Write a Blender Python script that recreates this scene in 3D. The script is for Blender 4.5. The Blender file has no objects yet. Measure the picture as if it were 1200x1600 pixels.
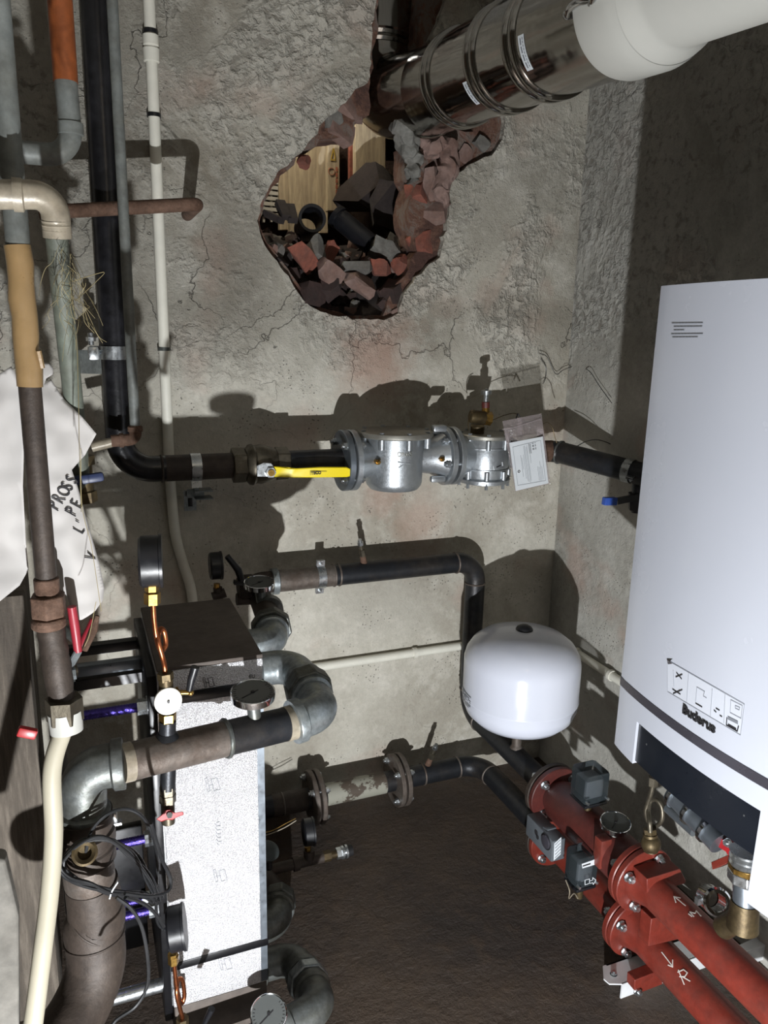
import bpy, bmesh, math, random
from mathutils import Vector, Matrix, noise
random.seed(7)
S = bpy.context.scene
COL = S.collection
V = Vector
# ------------------------------------------------------------------ camera
CAM = V((0.0, 0.0, 1.68))
YAW, PITCH, ROLL, FPX = math.radians(22.2), math.radians(13.5), math.radians(1.3), 1200.0
_cy, _sy, _cp, _sp = math.cos(YAW), math.sin(YAW), math.cos(PITCH), math.sin(PITCH)
FWD = V((_sy*_cp, _cy*_cp, -_sp)); _r0 = V((_cy, -_sy, 0)); _u0 = _r0.cross(FWD)
RGT = math.cos(ROLL)*_r0 + math.sin(ROLL)*_u0
UPV = -math.sin(ROLL)*_r0 + math.cos(ROLL)*_u0
cd = bpy.data.cameras.new('camera'); co = bpy.data.objects.new('camera', cd); COL.objects.link(co)
cd.sensor_fit = 'HORIZONTAL'; cd.sensor_width = 36; cd.lens = 36.0*FPX/1200.0; cd.clip_start = 0.02
M3 = Matrix((RGT, UPV, -FWD)).transposed()
co.matrix_world = Matrix.Translation(CAM) @ M3.to_4x4()
S.camera = co
# ------------------------------------------------------------------ light
S.view_settings.view_transform = 'Standard'; S.view_settings.look = 'None'
S.view_settings.gamma = 1.0; S.view_settings.use_curve_mapping = False
S.view_settings.exposure = 0.0
W = bpy.data.worlds.new('dim room'); S.world = W; W.use_nodes = True
W.node_tree.nodes['Background'].inputs[0].default_value = (1.0, 0.84, 0.62, 1)
W.node_tree.nodes['Background'].inputs[1].default_value = 0.024
def lamp(name, loc, energy, color, radius, kind='POINT'):
    l = bpy.data.lights.new(name, kind); l.energy = energy; l.color = color; l.shadow_soft_size = radius
    o = bpy.data.objects.new(name, l); o.location = loc; COL.objects.link(o); return o
lamp('work_light', (0.02, -0.25, 0.27), 300, (0.95, 0.975, 1.0), 0.014)      # flood lamp standing low on the floor
lamp('overhead_fill', (0.35, -0.35, 2.62), 3.6, (1.0, 0.80, 0.55), 0.12)                    # weak warm fill added overhead for soft ambient, no real bulb
lamp('shaft_light', (0.62, 2.74, 2.72), 14.0, (1.0, 0.89, 0.70), 0.05)        # lamp in the shaft behind the wall
# ------------------------------------------------------------------ pixel-of-the-photo -> point at a real depth
def _ray(x, y): return FWD + (x-600)/FPX*RGT - (y-800)/FPX*UPV
def at(x, y, Y=None, X=None, Z=None, z=None):
    d = _ray(x, y)
    if Y is not None: t = Y/d.y
    elif X is not None: t = X/d.x
    elif Z is not None: t = (Z-CAM.z)/d.z
    else: t = z
    return CAM + d*t
# ------------------------------------------------------------------ materials
def rgb(h):
    h = h.lstrip('#'); c = [int(h[i:i+2], 16)/255 for i in (0, 2, 4)]
    return tuple(x/12.92 if x <= .04045 else ((x+.055)/1.055)**2.4 for x in c)
class NT:
    def __init__(s, name):
        s.m = bpy.data.materials.new(name); s.m.use_nodes = True; s.t = s.m.node_tree; s.n = s.t.nodes
        s.b = s.n['Principled BSDF']; s.tc = s.n.new('ShaderNodeTexCoord'); s.co = s.tc.outputs['Object']
    def link(s, a, b): s.t.links.new(a, b)
    def noise(s, scale, detail=4, rough=.6, vec=None, dist=0):
        q = s.n.new('ShaderNodeTexNoise'); q.inputs['Scale'].default_value = scale; q.inputs['Detail'].default_value = detail
        q.inputs['Roughness'].default_value = rough; q.inputs['Distortion'].default_value = dist
        s.link(vec or s.co, q.inputs['Vector']); return q.outputs['Fac']
    def voro(s, scale, feature='F1', vec=None, rnd=1.0):
        q = s.n.new('ShaderNodeTexVoronoi'); q.feature = feature; q.inputs['Scale'].default_value = scale
        q.inputs['Randomness'].default_value = rnd
        s.link(vec or s.co, q.inputs['Vector']); return q
    def ramp(s, fac, stops):
        q = s.n.new('ShaderNodeValToRGB'); e = q.color_ramp.elements
        while len(e) < len(stops): e.new(.5)
        for i, (p, c) in enumerate(stops):
            e[i].position = p; e[i].color = (*c, 1) if hasattr(c, '__len__') else (c, c, c, 1)
        s.link(fac, q.inputs[0]); return q.outputs[0]
    def mix(s, fac, a, b, mode='MIX'):
        q = s.n.new('ShaderNodeMix'); q.data_type = 'RGBA'; q.blend_type = mode
        for k, v in ((0, fac), (6, a), (7, b)):
            if hasattr(v, 'node'): s.link(v, q.inputs[k])
            elif k == 0: q.inputs[0].default_value = v
            else: q.inputs[k].default_value = (*v, 1) if hasattr(v, '__len__') else (v, v, v, 1)
        return q.outputs[2]
    def math(s, op, a, b=0.0, clamp=False):
        q = s.n.new('ShaderNodeMath'); q.operation = op; q.use_clamp = clamp
        for k, v in ((0, a), (1, b)):
            if hasattr(v, 'node'): s.link(v, q.inputs[k])
            else: q.inputs[k].default_value = v
        return q.outputs[0]
    def mapping(s, scale=(1,1,1), rot=(0,0,0), loc=(0,0,0)):
        q = s.n.new('ShaderNodeMapping'); q.inputs['Scale'].default_value = scale; q.inputs['Rotation'].default_value = rot
        q.inputs['Location'].default_value = loc
        s.link(s.co, q.inputs[0]); return q.outputs[0]
    def set(s, col=None, rough=None, metal=None, **k):
        for nm, v in (('Base Color', col), ('Roughness', rough), ('Metallic', metal), *k.items()):
            if v is None: continue
            i = s.b.inputs[nm]
            if hasattr(v, 'node'): s.link(v, i)
            elif hasattr(v, '__len__'): i.default_value = (*v, 1) if len(v) == 3 else v
            else: i.default_value = v
    def bump(s, h, strength=.5, dist=.01):
        q = s.n.new('ShaderNodeBump'); q.inputs['Strength'].default_value = strength; q.inputs['Distance'].default_value = dist
        s.link(h, q.inputs['Height']); s.link(q.outputs[0], s.b.inputs['Normal'])
def simple(name, col, rough=.5, metal=0., var=.25, scale=14, bump=.0, bscale=60, **k):
    """one colour, mottled by noise, with fine surface relief"""
    t = NT(name); c = rgb(col) if isinstance(col, str) else col
    n = t.noise(scale, 5, .65)
    dark = tuple(x*(1-var) for x in c); lite = tuple(min(1, x*(1+var*.7)) for x in c)
    t.set(t.ramp(n, [(.3, dark), (.7, lite)]), t.ramp(t.noise(scale*2.3), [(.3, max(0, rough-.08)), (.7, min(1, rough+.1))]), metal, **k)
    if bump: t.bump(t.noise(bscale, 4), bump, .004)
    return t.m
def two(name, c1, c2, scale, thr=.5, soft=.08, rough=.6, metal=0., bump=.0, bscale=60, metal2=None, detail=6):
    """patches of a second colour (rust, dirt, lost paint)"""
    t = NT(name); f = t.ramp(t.noise(scale, detail, .7), [(thr-soft, 0.), (thr+soft, 1.)])
    fine = t.ramp(t.noise(scale*6, 4), [(.3, .75), (.7, 1.15)])
    t.set(t.mix(1.0, t.mix(f, rgb(c1), rgb(c2)), fine, 'MULTIPLY'), rough, metal)
    if metal2 is not None: t.set(metal=t.ramp(f, [(0, metal), (1, metal2)]))
    if bump: t.bump(t.noise(bscale, 5), bump, .004)
    return t.m
MT = {}
MT['black_steel'] = two('black mill scale steel', '#2b2d31', '#3f3b38', 7, .56, .1, .42, .55, .15, 160)
MT['black_wrap'] = two('glossy black wrapped pipe', '#141416', '#26262a', 9, .55, .1, .28, .1, .2, 40)
MT['brown_steel'] = two('rust filmed steel', '#6c655f', '#574c44', 11, .5, .12, .55, .45, .2, 140)
MT['dark_brown_steel'] = two('dark rust filmed steel', '#453c35', '#332b26', 9, .5, .12, .6, .3, .2, 120)
MT['rust'] = two('rusty iron', '#6a5244', '#4b3527', 16, .5, .12, .85, .1, .5, 120)
MT['galv'] = two('galvanized iron', '#9ba2a4', '#7d8486', 18, .5, .15, .36, .65, .12, 110)
MT['galv_dark'] = two('dulled galvanized iron', '#6e7272', '#565750', 14, .5, .15, .45, .6, .15, 110)
MT['zinc'] = simple('bright zinc', '#b9bdbf', .3, .95, .15, 40, .05)
MT['chrome'] = simple('chrome', '#d2d4d6', .1, 1., .05, 20)
MT['brass'] = simple('brass', '#9c7c42', .32, .95, .25, 30, .08)
MT['brass_dull'] = two('dull brass', '#5e5138', '#463b29', 18, .5, .12, .5, .7, .15, 90)
MT['nickel_dull'] = two('dull nickel plated brass', '#6a6457', '#4f493e', 10, .5, .15, .42, .75, .12, 90)
MT['copper'] = two('copper tube', '#b06a45', '#8a4c30', 20, .55, .15, .3, .95, .06, 60)
MT['alu'] = simple('cast aluminium', '#a9aeb2', .38, .8, .1, 60, .12, 300)
MT['alu_lid'] = simple('aluminium lid plate', '#9a9890', .45, .7, .1, 30, .1, 200)
MT['yellow'] = simple('yellow plastic sleeve', '#e6cf08', .4, 0, .06, 10)
MT['black_plastic'] = simple('black plastic', '#141519', .38, 0, .15, 20)
MT['blackrub'] = simple('black rubber', '#101012', .6, 0, .2, 20, .1)
MT['cable'] = simple('black cable sheath', '#18191b', .42, 0, .1, 10)
MT['white_enamel'] = simple('white enamel', '#cbcfdb', .16, 0, .015, 4)
MT['white_boiler'] = simple('white powder coated steel', '#b6bac4', .2, 0, .015, 3)
MT['navy'] = simple('dark navy panel', '#13171e', .3, 0, .12, 6)
MT['stripe'] = simple('grey metallic stripe', '#5a5861', .3, .6, .08, 5)
MT['white_pvc'] = simple('white plastic pipe', '#d6d4c8', .4, 0, .07, 18)
MT['white_pp'] = simple('white polypropylene', '#aeaea8', .4, 0, .03, 5)
MT['white_hose'] = simple('cream plastic hose', '#a9a391', .42, 0, .06, 12)
MT['gray_pvc'] = two('grey dusty pipe', '#747977', '#5c5d57', 8, .5, .15, .55, .1, .12, 80)
MT['green_gray'] = two('greenish grey painted pipe', '#5f665c', '#4a4c43', 7, .5, .15, .6, .1, .15, 80)
MT['orange'] = two('orange painted pipe', '#8c4a22', '#77401f', 6, .55, .2, .55, 0, .1, 60)
MT['tape'] = simple('brown packing tape', '#8a714e', .35, 0, .18, 12, .2, 40)
MT['old_elbow'] = two('grimy pale elbow', '#a29a89', '#7f7565', 9, .5, .15, .4, .1, .2, 50)
MT['red_paint'] = two('red oxide paint', '#6f2a20', '#5d332c', 6, .6, .15, .4, 0, .15, 120)
MT['red_body_shaded'] = two('red oxide paint with header shade', '#51211c', '#451f1b', 7, .56, .12, .5, 0, .15, 120)  # red oxide darkened: the shade on the header is put into this colour
MT['red_bright'] = simple('bright red paint', '#941a1e', .4, 0, .15, 20)
MT['red_grip'] = simple('dark red plastic grip', '#8d2430', .4, 0, .12, 20)
MT['blue'] = simple('blue plastic handle', '#2e4e9e', .4, 0, .1, 20)
MT['blue_dark'] = simple('dark blue handle', '#1f2a4a', .45, 0, .12, 20)
MT['paper'] = simple('white paper', '#aeaba8', .8, 0, .04, 7, .25, 9)
MT['ink'] = simple('black ink', '#1d1c1f', .6, 0, .0, 5)
MT['ink_pale'] = simple('pale grey print', '#8d9199', .6, 0, .0, 5)
MT['label_film'] = simple('matt label film', '#bfc3cc', .45, 0, .02, 5)
MT['ink_gray'] = simple('grey ink', '#70747a', .6, 0, .0, 5)
MT['chalk'] = simple('white chalk mark', '#d8cfc8', .9, 0, .2, 60)
MT['label'] = simple('white sticker', '#c9ced2', .5, 0, .05, 10)
MT['silver_paint'] = simple('white painted steel foot', '#d4d6d8', .4, .1, .12, 14)
MT['gray_plastic'] = simple('grey plastic housing', '#565b60', .45, 0, .06, 10)
MT['insul'] = two('brown insulation board', '#5c544e', '#4e453f', 5, .5, .2, .75, .1, .25, 120)
MT['black_frame'] = simple('black painted plate', '#0f0f12', .35, .2, .2, 9)
MT['purple_rod'] = simple('blue passivated threaded rod', '#4a3f8f', .3, .9, .25, 60, .4, 200)
MT['dial'] = simple('white dial face', '#e3e1d8', .5, 0, .02, 9)
MT['dial_gray'] = simple('grey dial face', '#565958', .2, .0, .05, 9)
MT['clean_steel'] = simple('grey steel tube', '#808890', .35, .8, .1, 30)
MT['mortar'] = two('grey mortar lump', '#74746f', '#5c5853', 12, .5, .15, .95, 0, .8, 40)
MT['brick'] = two('broken red brick', '#8d5040', '#604239', 10, .55, .15, .95, 0, .8, 50)
MT['brick_pink'] = two('plaster smeared brick', '#87736c', '#6e564d', 8, .5, .15, .95, 0, .7, 45)
MT['brick_dark'] = two('sooty brick', '#43302c', '#2f2523', 9, .5, .15, .95, 0, .8, 45)
MT['soot'] = two('soot black rubble', '#231d1c', '#2f2826', 12, .5, .15, 1., 0, .9, 30)
MT['wood'] = None
# ---- surfaces with more to them
D_ = 2.35
def plaster(name, base='#b9b5a9', grime='#8f887a', pale='#c9c5ba', seed=0.0, right=False):
    t = NT(name); v = t.mapping(loc=(seed, seed*1.7, seed*.6))
    big = t.noise(1.7, 6, .62, v, .6); mid = t.noise(7, 6, .7, v); fine = t.noise(60, 5, .7, v); grain = t.noise(230, 3, .6, v)
    c = t.mix(t.ramp(big, [(.35, 0.), (.62, 1.)]), rgb(grime), rgb(base))
    c = t.mix(t.ramp(mid, [(.5, 0.), (.68, .8)]), c, rgb(pale))
    c = t.mix(t.ramp(t.noise(3.3, 4, .5, v), [(.58, 0.), (.7, .45)]), c, rgb('#a98878'))          # pinkish render showing through
    sep = t.n.new('ShaderNodeSeparateXYZ'); t.link(t.co, sep.inputs[0])
    up = t.ramp(sep.outputs[2], [(.0, 0.), (1., 1.)])
    upm = t.math('MULTIPLY', t.math('SUBTRACT', sep.outputs[2], 1.45, False), 4.0, True)            # rough old render above, smooth below
    # pits and scabs
    vo = t.voro(95, 'F1', v)
    pit = t.math('MULTIPLY', t.ramp(vo.outputs['Distance'], [(.10, 1.), (.22, 0.)]), t.ramp(t.noise(9, 3, .6, v), [(.52, 0.), (.62, 1.)]))
    # flaking: contour of a warped noise makes ragged ledges
    fl = t.noise(4.2, 9, .72, v, .8)
    ledge = t.ramp(fl, [(.485, 0.), (.5, 1.)])
    edge = t.math('MULTIPLY', t.ramp(fl, [(.478, 0.), (.492, 1.), (.497, 1.), (.510, 0.)]), t.ramp(t.noise(2.4, 3, .5, v), [(.45, 0.), (.6, 1.)]))
    rough_m = t.math('MULTIPLY', upm, t.ramp(t.noise(2.0, 3, .5, v), [(.36, .25), (.6, 1.)]))
    # thin cracks
    wv = t.n.new('ShaderNodeVectorMath'); wv.operation = 'ADD'
    nz = t.n.new('ShaderNodeTexNoise'); nz.inputs['Scale'].default_value = 6; nz.inputs['Detail'].default_value = 6
    t.link(v, nz.inputs['Vector'])
    sc = t.n.new('ShaderNodeVectorMath'); sc.operation = 'SCALE'; sc.inputs['Scale'].default_value = .34
    t.link(nz.outputs['Color'], sc.inputs[0]); t.link(v, wv.inputs[0]); t.link(sc.outputs[0], wv.inputs[1])
    cr = t.ramp(t.voro(2.9, 'DISTANCE_TO_EDGE', wv.outputs[0]).outputs['Distance'], [(.0, 1.), (.007, 0.)])
    crm = t.math('MULTIPLY', cr, t.math('MULTIPLY', t.ramp(t.noise(1.9, 2, .5, v), [(.5, 0.), (.6, 1.)]), t.math('ADD', t.math('MULTIPLY', upm, .8), .12)))
    c = t.mix(t.math('MULTIPLY', crm, .75), c, rgb('#3c352e'))
    c = t.mix(t.math('MULTIPLY', pit, .6), c, rgb('#55504a'))
    c = t.mix(t.math('MULTIPLY', t.math('MULTIPLY', edge, upm), .22), c, rgb('#4d443b'))
    c = t.mix(1.0, c, t.ramp(fine, [(.25, .86), (.75, 1.08)]), 'MULTIPLY')
    # crumbly crust where the old render has lost its skin
    cn = t.noise(38, 5, .62, v, .4)
    crust = t.ramp(cn, [(.40, 0.), (.56, 1.)])
    zone = t.ramp(t.noise(2.3, 5, .6, v, .5), [(.44, 0.), (.52, 1.)])
    rz = t.math('MULTIPLY', zone, t.math('ADD', t.math('MULTIPLY', upm, .92), .08))
    c = t.mix(t.math('MULTIPLY', rz, .55), c, rgb(pale))
    c = t.mix(t.math('MULTIPLY', t.math('MULTIPLY', t.ramp(cn, [(.36, 1.), (.46, 0.)]), rz), .6), c, rgb('#5e564b'))
    def spot(p, r0, r1, squash=(1, 1, 1)):
        q = t.n.new('ShaderNodeMapping'); q.inputs['Location'].default_value = tuple(-a*b for a, b in zip(p, squash)); q.inputs['Scale'].default_value = squash
        ln = t.n.new('ShaderNodeVectorMath'); ln.operation = 'LENGTH'; t.link(t.co, q.inputs[0]); t.link(q.outputs[0], ln.inputs[0])
        d = t.math('ADD', ln.outputs['Value'], t.math('MULTIPLY', t.math('SUBTRACT', mid, .5), .30))
        return t.ramp(d, [(r0, 1.), (r1, 0.)])
    if not right:
        c = t.mix(t.math('MULTIPLY', spot((.92, D_, 1.60), .03, .20, (1, 1, .9)), .5), c, rgb('#b08573'))
        c = t.mix(t.math('MULTIPLY', spot((1.10, D_, 1.02), .02, .14, (1, 1, .8)), .3), c, rgb('#b08573'))
        c = t.mix(t.math('MULTIPLY', spot((.50, D_, 1.86), .05, .17, (1.2, 1, .55)), .6), c, rgb('#8a857a'))
        c = t.mix(t.math('MULTIPLY', spot((1.34, D_, 1.74), .03, .10, (.35, 1, 1.3)), .45), c, rgb('#8d887c'))
        c = t.mix(t.math('MULTIPLY', spot((.14, D_, 1.9), .05, .3, (1, 1, .35)), .35), c, rgb('#86847c'))
        c = t.mix(t.math('MULTIPLY', spot((.98, D_, .76), .02, .22, (.6, 1, 1)), .35), c, rgb('#8c887e'))
    t.set(c, .92)
    h = t.math('ADD', t.math('MULTIPLY', zone, t.math('MULTIPLY', upm, .35)), t.math('MULTIPLY', mid, .4))
    h = t.math('ADD', h, t.math('MULTIPLY', crust, t.math('MULTIPLY', rz, .55)))
    h = t.math('ADD', h, t.math('MULTIPLY', t.noise(26, 8, .8, v), t.math('ADD', t.math('MULTIPLY', rough_m, .8), .12)))
    h = t.math('ADD', h, t.math('MULTIPLY', grain, t.math('ADD', t.math('MULTIPLY', rough_m, .12), .05)))
    h = t.math('SUBTRACT', h, t.math('MULTIPLY', pit, .25)); h = t.math('SUBTRACT', h, t.math('MULTIPLY', crm, .5))
    t.bump(h, .9, .022)
    return t.m
MT['plaster'] = plaster('old grey lime plaster')
MT['plaster_side'] = plaster('grey plaster of the side wall', '#aeaca4', '#8b887f', '#bcbab3', 3.1, True)
def floor_mat():
    t = NT('dark dirty concrete floor')
    big = t.noise(2.2, 6, .65, None, .5); mid = t.noise(16, 7, .7); fine = t.noise(55, 6, .75)
    c = t.mix(t.ramp(big, [(.35, 0.), (.65, 1.)]), rgb('#3d3129'), rgb('#5c4b3c'))
    c = t.mix(t.ramp(mid, [(.5, 0.), (.72, .7)]), c, rgb('#6a5847'))
    vo = t.voro(110); c = t.mix(t.math('MULTIPLY', t.ramp(vo.outputs['Distance'], [(.08, 1.), (.13, 0.)]), t.ramp(t.noise(5, 3), [(.56, 0.), (.66, .8)])), c, rgb('#b9ac9c'))
    t.set(c, t.ramp(mid, [(.3, .5), (.7, .9)]))
    h = t.math('ADD', t.math('MULTIPLY', mid, 1.0), t.math('MULTIPLY', fine, .5)); t.bump(h, 1.0, .028)
    return t.m
MT['floor'] = floor_mat()
def foil_mat():
    t = NT('embossed aluminium foil')
    vo = t.voro(420, 'F1'); n = t.noise(380, 3, .7)
    sp = t.ramp(n, [(.42, 0.), (.58, 1.)])
    t.set(t.mix(sp, rgb('#b4b2b4'), rgb('#fafafc')), t.ramp(sp, [(0, .40), (1, .27)]), .68)
    t.bump(t.math('ADD', n, t.math('MULTIPLY', vo.outputs['Distance'], .4)), .75, .004)
    return t.m
MT['foil'] = foil_mat()
def flue_mat():
    t = NT('polished stainless steel')
    t.set(rgb('#a5a29c'), t.ramp(t.noise(3, 4), [(.35, .10), (.7, .2)]), 1.0)
    t.bump(t.noise(5, 3, .5), .25, .02); return t.m
MT['flue'] = flue_mat()
def wood_mat():
    t = NT('raw pale timber'); v = t.mapping((6, 6, .6))
    g = t.noise(8, 6, .7, v, 1.0)
    t.set(t.mix(t.ramp(g, [(.35, 0.), (.65, 1.)]), rgb('#8f8370'), rgb('#bfb195')), .8); t.bump(g, .3, .004); return t.m
MT['wood'] = wood_mat()
def clear_mat(name, col, rough, alpha_mix, spec=.5):
    t = NT(name); t.set(rgb(col), rough)
    tr = t.n.new('ShaderNodeBsdfTransparent'); mx = t.n.new('ShaderNodeMixShader'); out = t.n['Material Output']
    fr = t.n.new('ShaderNodeFresnel'); fr.inputs[0].default_value = 1.5
    f = t.math('ADD', t.math('MULTIPLY', fr.outputs[0], .8), alpha_mix, True)
    t.link(f, mx.inputs[0]); t.link(tr.outputs[0], mx.inputs[1]); t.link(t.b.outputs[0], mx.inputs[2]); t.link(mx.outputs[0], out.inputs[0])
    t.b.inputs['Roughness'].default_value = rough
    if 'bag' in name: t.bump(t.noise(24, 4, .7, None, 1.), .9, .01)
    return t.m
MT['smoke_plastic'] = clear_mat('smoky clear plastic cover', '#454d51', .12, .30)
MT['bag'] = clear_mat('clear plastic bag', '#9a9090', .12, .28)
# ------------------------------------------------------------------ mesh helpers
ORG = {}
def frame(ax):
    ax = V(ax).normalized(); h = V((0, 0, 1)) if abs(ax.z) < .9 else V((0, 1, 0))
    u = ax.cross(h).normalized(); return u, ax.cross(u).normalized(), ax
class MB:
    def __init__(s): s.bm = bmesh.new(); s.mi = 0
    def face(s, vs):
        try: f = s.bm.faces.new(vs); f.material_index = s.mi; return f
        except ValueError: return None
    def ring(s, c, u, v, r, seg, ph=0): return [s.bm.verts.new(c + (u*math.cos(ph+2*math.pi*i/seg) + v*math.sin(ph+2*math.pi*i/seg))*r) for i in range(seg)]
    def bridge(s, A, B):
        n = len(A)
        for i in range(n): s.face((A[i], A[(i+1) % n], B[(i+1) % n], B[i]))
    def lathe(s, prof, a, ax, seg=32, ph=0, cap=True):
        """prof: (distance along ax from a, radius)"""
        a = V(a); u, v, ax = frame(ax); prev = None; first = None
        for t, r in prof:
            R = s.ring(a+ax*t, u, v, max(r, 1e-5), seg, ph)
            if prev: s.bridge(prev, R)
            else: first = R
            prev = R
        if cap: s.face(first[::-1]); s.face(prev)
        return s
    def cyl(s, a, b, r, r2=None, seg=24, ph=0):
        a = V(a); b = V(b); return s.lathe([(0, r), ((b-a).length, r if r2 is None else r2)], a, b-a, seg, ph)
    def hexa(s, a, b, r, ph=0): return s.cyl(a, b, r, None, 6, ph)
    def tube(s, pts, r, seg=16, cap=True, radii=None, closed=False):
        pts = [V(p) for p in pts]; n = len(pts); prev = first = None; u = None
        for i, p in enumerate(pts):
            if closed: d = pts[(i+1) % n]-pts[i-1]
            else: d = (pts[min(i+1, n-1)]-pts[max(i-1, 0)])
            d.normalize()
            if u is None: u = frame(d)[0]
            u = (u - d*u.dot(d)).normalized(); v = d.cross(u)
            R = s.ring(p, u, v, radii[i] if radii else r, seg)
            if prev: s.bridge(prev, R)
            else: first = R
            prev = R
        if closed: s.bridge(prev, first)
        elif cap: s.face(first[::-1]); s.face(prev)
        return s
    def box(s, c, size, ux=(1,0,0), uy=None, uz=None, bev=0):
        c = V(c); ux = V(ux).normalized()
        if uz is None: uz = V((0, 0, 1)) if uy is None else ux.cross(V(uy)).normalized()
        else: uz = V(uz).normalized()
        uy = uz.cross(ux).normalized(); uz = ux.cross(uy)
        a, b, d = (x/2 for x in size)
        vs = [s.bm.verts.new(c + ux*a*i + uy*b*j + uz*d*k) for i in (-1, 1) for j in (-1, 1) for k in (-1, 1)]
        fs = [s.face([vs[q] for q in Q]) for Q in ((0,1,3,2), (4,6,7,5), (0,4,5,1), (2,3,7,6), (0,2,6,4), (1,5,7,3))]
        if bev:
            es = list({e for f in fs for e in f.edges})
            bmesh.ops.bevel(s.bm, geom=es, offset=bev, segments=2, affect='EDGES', profile=.5, material=s.mi)
        return s
    def prism(s, poly, vec):
        A = [s.bm.verts.new(V(p)) for p in poly]; B = [s.bm.verts.new(V(p)+V(vec)) for p in poly]
        s.bridge(A, B); s.face(A[::-1]); s.face(B); return s
    def torus(s, c, ax, R, r, seg=28, rs=10):
        u, v, ax = frame(ax); c = V(c)
        return s.tube([c+(u*math.cos(2*math.pi*i/seg)+v*math.sin(2*math.pi*i/seg))*R for i in range(seg)], r, rs, closed=True)
    def sphere(s, c, r, seg=16, squash=1.0, ax=(0,0,1)):
        n = seg//2; return s.lathe([(-math.cos(math.pi*i/n)*r*squash, math.sin(math.pi*i/n)*r) for i in range(n+1)], c, ax, seg)
    def quad(s, a, b, c, d): s.face([s.bm.verts.new(V(p)) for p in (a, b, c, d)]); return s
    def line(s, pts, w, n, th=.0006):
        """thin raised stroke on a surface with normal n"""
        n = V(n).normalized()
        for p, q in zip(pts, pts[1:]):
            p = V(p); q = V(q); d = q-p
            if d.length < 1e-6: continue
            s.box((p+q)/2+n*th/2, (d.length+w*.6, w, th), d, uz=n)
        return s
    def build(s, name, mat, parent=None, angle=38, bevel=0, loc=None, flat=False):
        bm = s.bm; bmesh.ops.remove_doubles(bm, verts=bm.verts, dist=1e-6)
        bmesh.ops.recalc_face_normals(bm, faces=bm.faces)
        o0 = ORG[parent] if parent else (V(loc) if loc is not None else V((0, 0, 0)))
        for v in bm.verts: v.co -= o0
        me = bpy.data.meshes.new(name); bm.to_mesh(me); bm.free()
        for m in (mat if isinstance(mat, (list, tuple)) else [mat]): me.materials.append(MT[m] if isinstance(m, str) else m)
        if not flat:
            for p in me.polygons: p.use_smooth = True
            me.set_sharp_from_angle(angle=math.radians(angle))
        o = bpy.data.objects.new(name, me); COL.objects.link(o)
        if parent: o.parent = parent
        else: o.location = o0
        ORG[o] = o0
        if bevel:
            b = o.modifiers.new('bevel', 'BEVEL'); b.width = bevel; b.segments = 2; b.limit_method = 'ANGLE'; b.angle_limit = math.radians(40)
        return o
def tag(o, label, cat, group=None, kind=None):
    if label: o['label'] = label
    if cat: o['category'] = cat
    if group: o['group'] = group
    if kind: o['kind'] = kind
    return o
def thing(name, label, cat, loc, group=None):
    o = bpy.data.objects.new(name, None); COL.objects.link(o); o.location = loc; o.empty_display_size = .05
    ORG[o] = V(loc); return tag(o, label, cat, group)
def struct(name, mb, m, **k):
    o = mb.build(name, m, **k); o['kind'] = 'structure'; return o
def bend(pts, R, n=7):
    """polyline with its corners rounded to radius R"""
    pts = [V(p) for p in pts]; out = [pts[0]]
    for i in range(1, len(pts)-1):
        a, b, c = pts[i-1], pts[i], pts[i+1]; d1 = (a-b).normalized(); d2 = (c-b).normalized()
        ang = math.acos(max(-1, min(1, d1.dot(d2))))
        if ang > math.pi-.02: out.append(b); continue
        r = R[i-1] if isinstance(R, (list, tuple)) else R
        L = min(r/math.tan(ang/2), (a-b).length*.49, (c-b).length*.49); r = L*math.tan(ang/2)
        ctr = b + (d1+d2).normalized()*(r/math.sin(ang/2)); s0 = b+d1*L-ctr; s1 = b+d2*L-ctr
        for k in range(n+1):
            t = k/n; a_ = math.pi-ang
            out.append(ctr + (s0*math.sin((1-t)*a_)+s1*math.sin(t*a_))/math.sin(a_))
    out.append(pts[-1]); return out
def smooth(pts, n=8):
    """Catmull-Rom curve through the points"""
    P = [V(p) for p in pts]; P = [P[0]*2-P[1]] + P + [P[-1]*2-P[-2]]; out = []
    for i in range(1, len(P)-2):
        for k in range(n):
            t = k/n; a, b, c, d = P[i-1:i+3]
            out.append(.5*((2*b)+(c-a)*t+(2*a-5*b+4*c-d)*t*t+(3*b-a-3*c+d)*t*t*t))
    out.append(P[-2]); return out
def bolt(a, ax, r, h, parent, mat='zinc', name='bolt', nut=True):
    a = V(a); ax = V(ax).normalized(); m = MB()
    m.lathe([(-h*.2, r*1.35), (0, r*1.35)], a, ax, 16); m.hexa(a, a+ax*h, r*1.15)
    if nut: m.cyl(a+ax*h, a+ax*h*1.7, r*.6, seg=10)
    return m.build(name, mat, parent)
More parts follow.
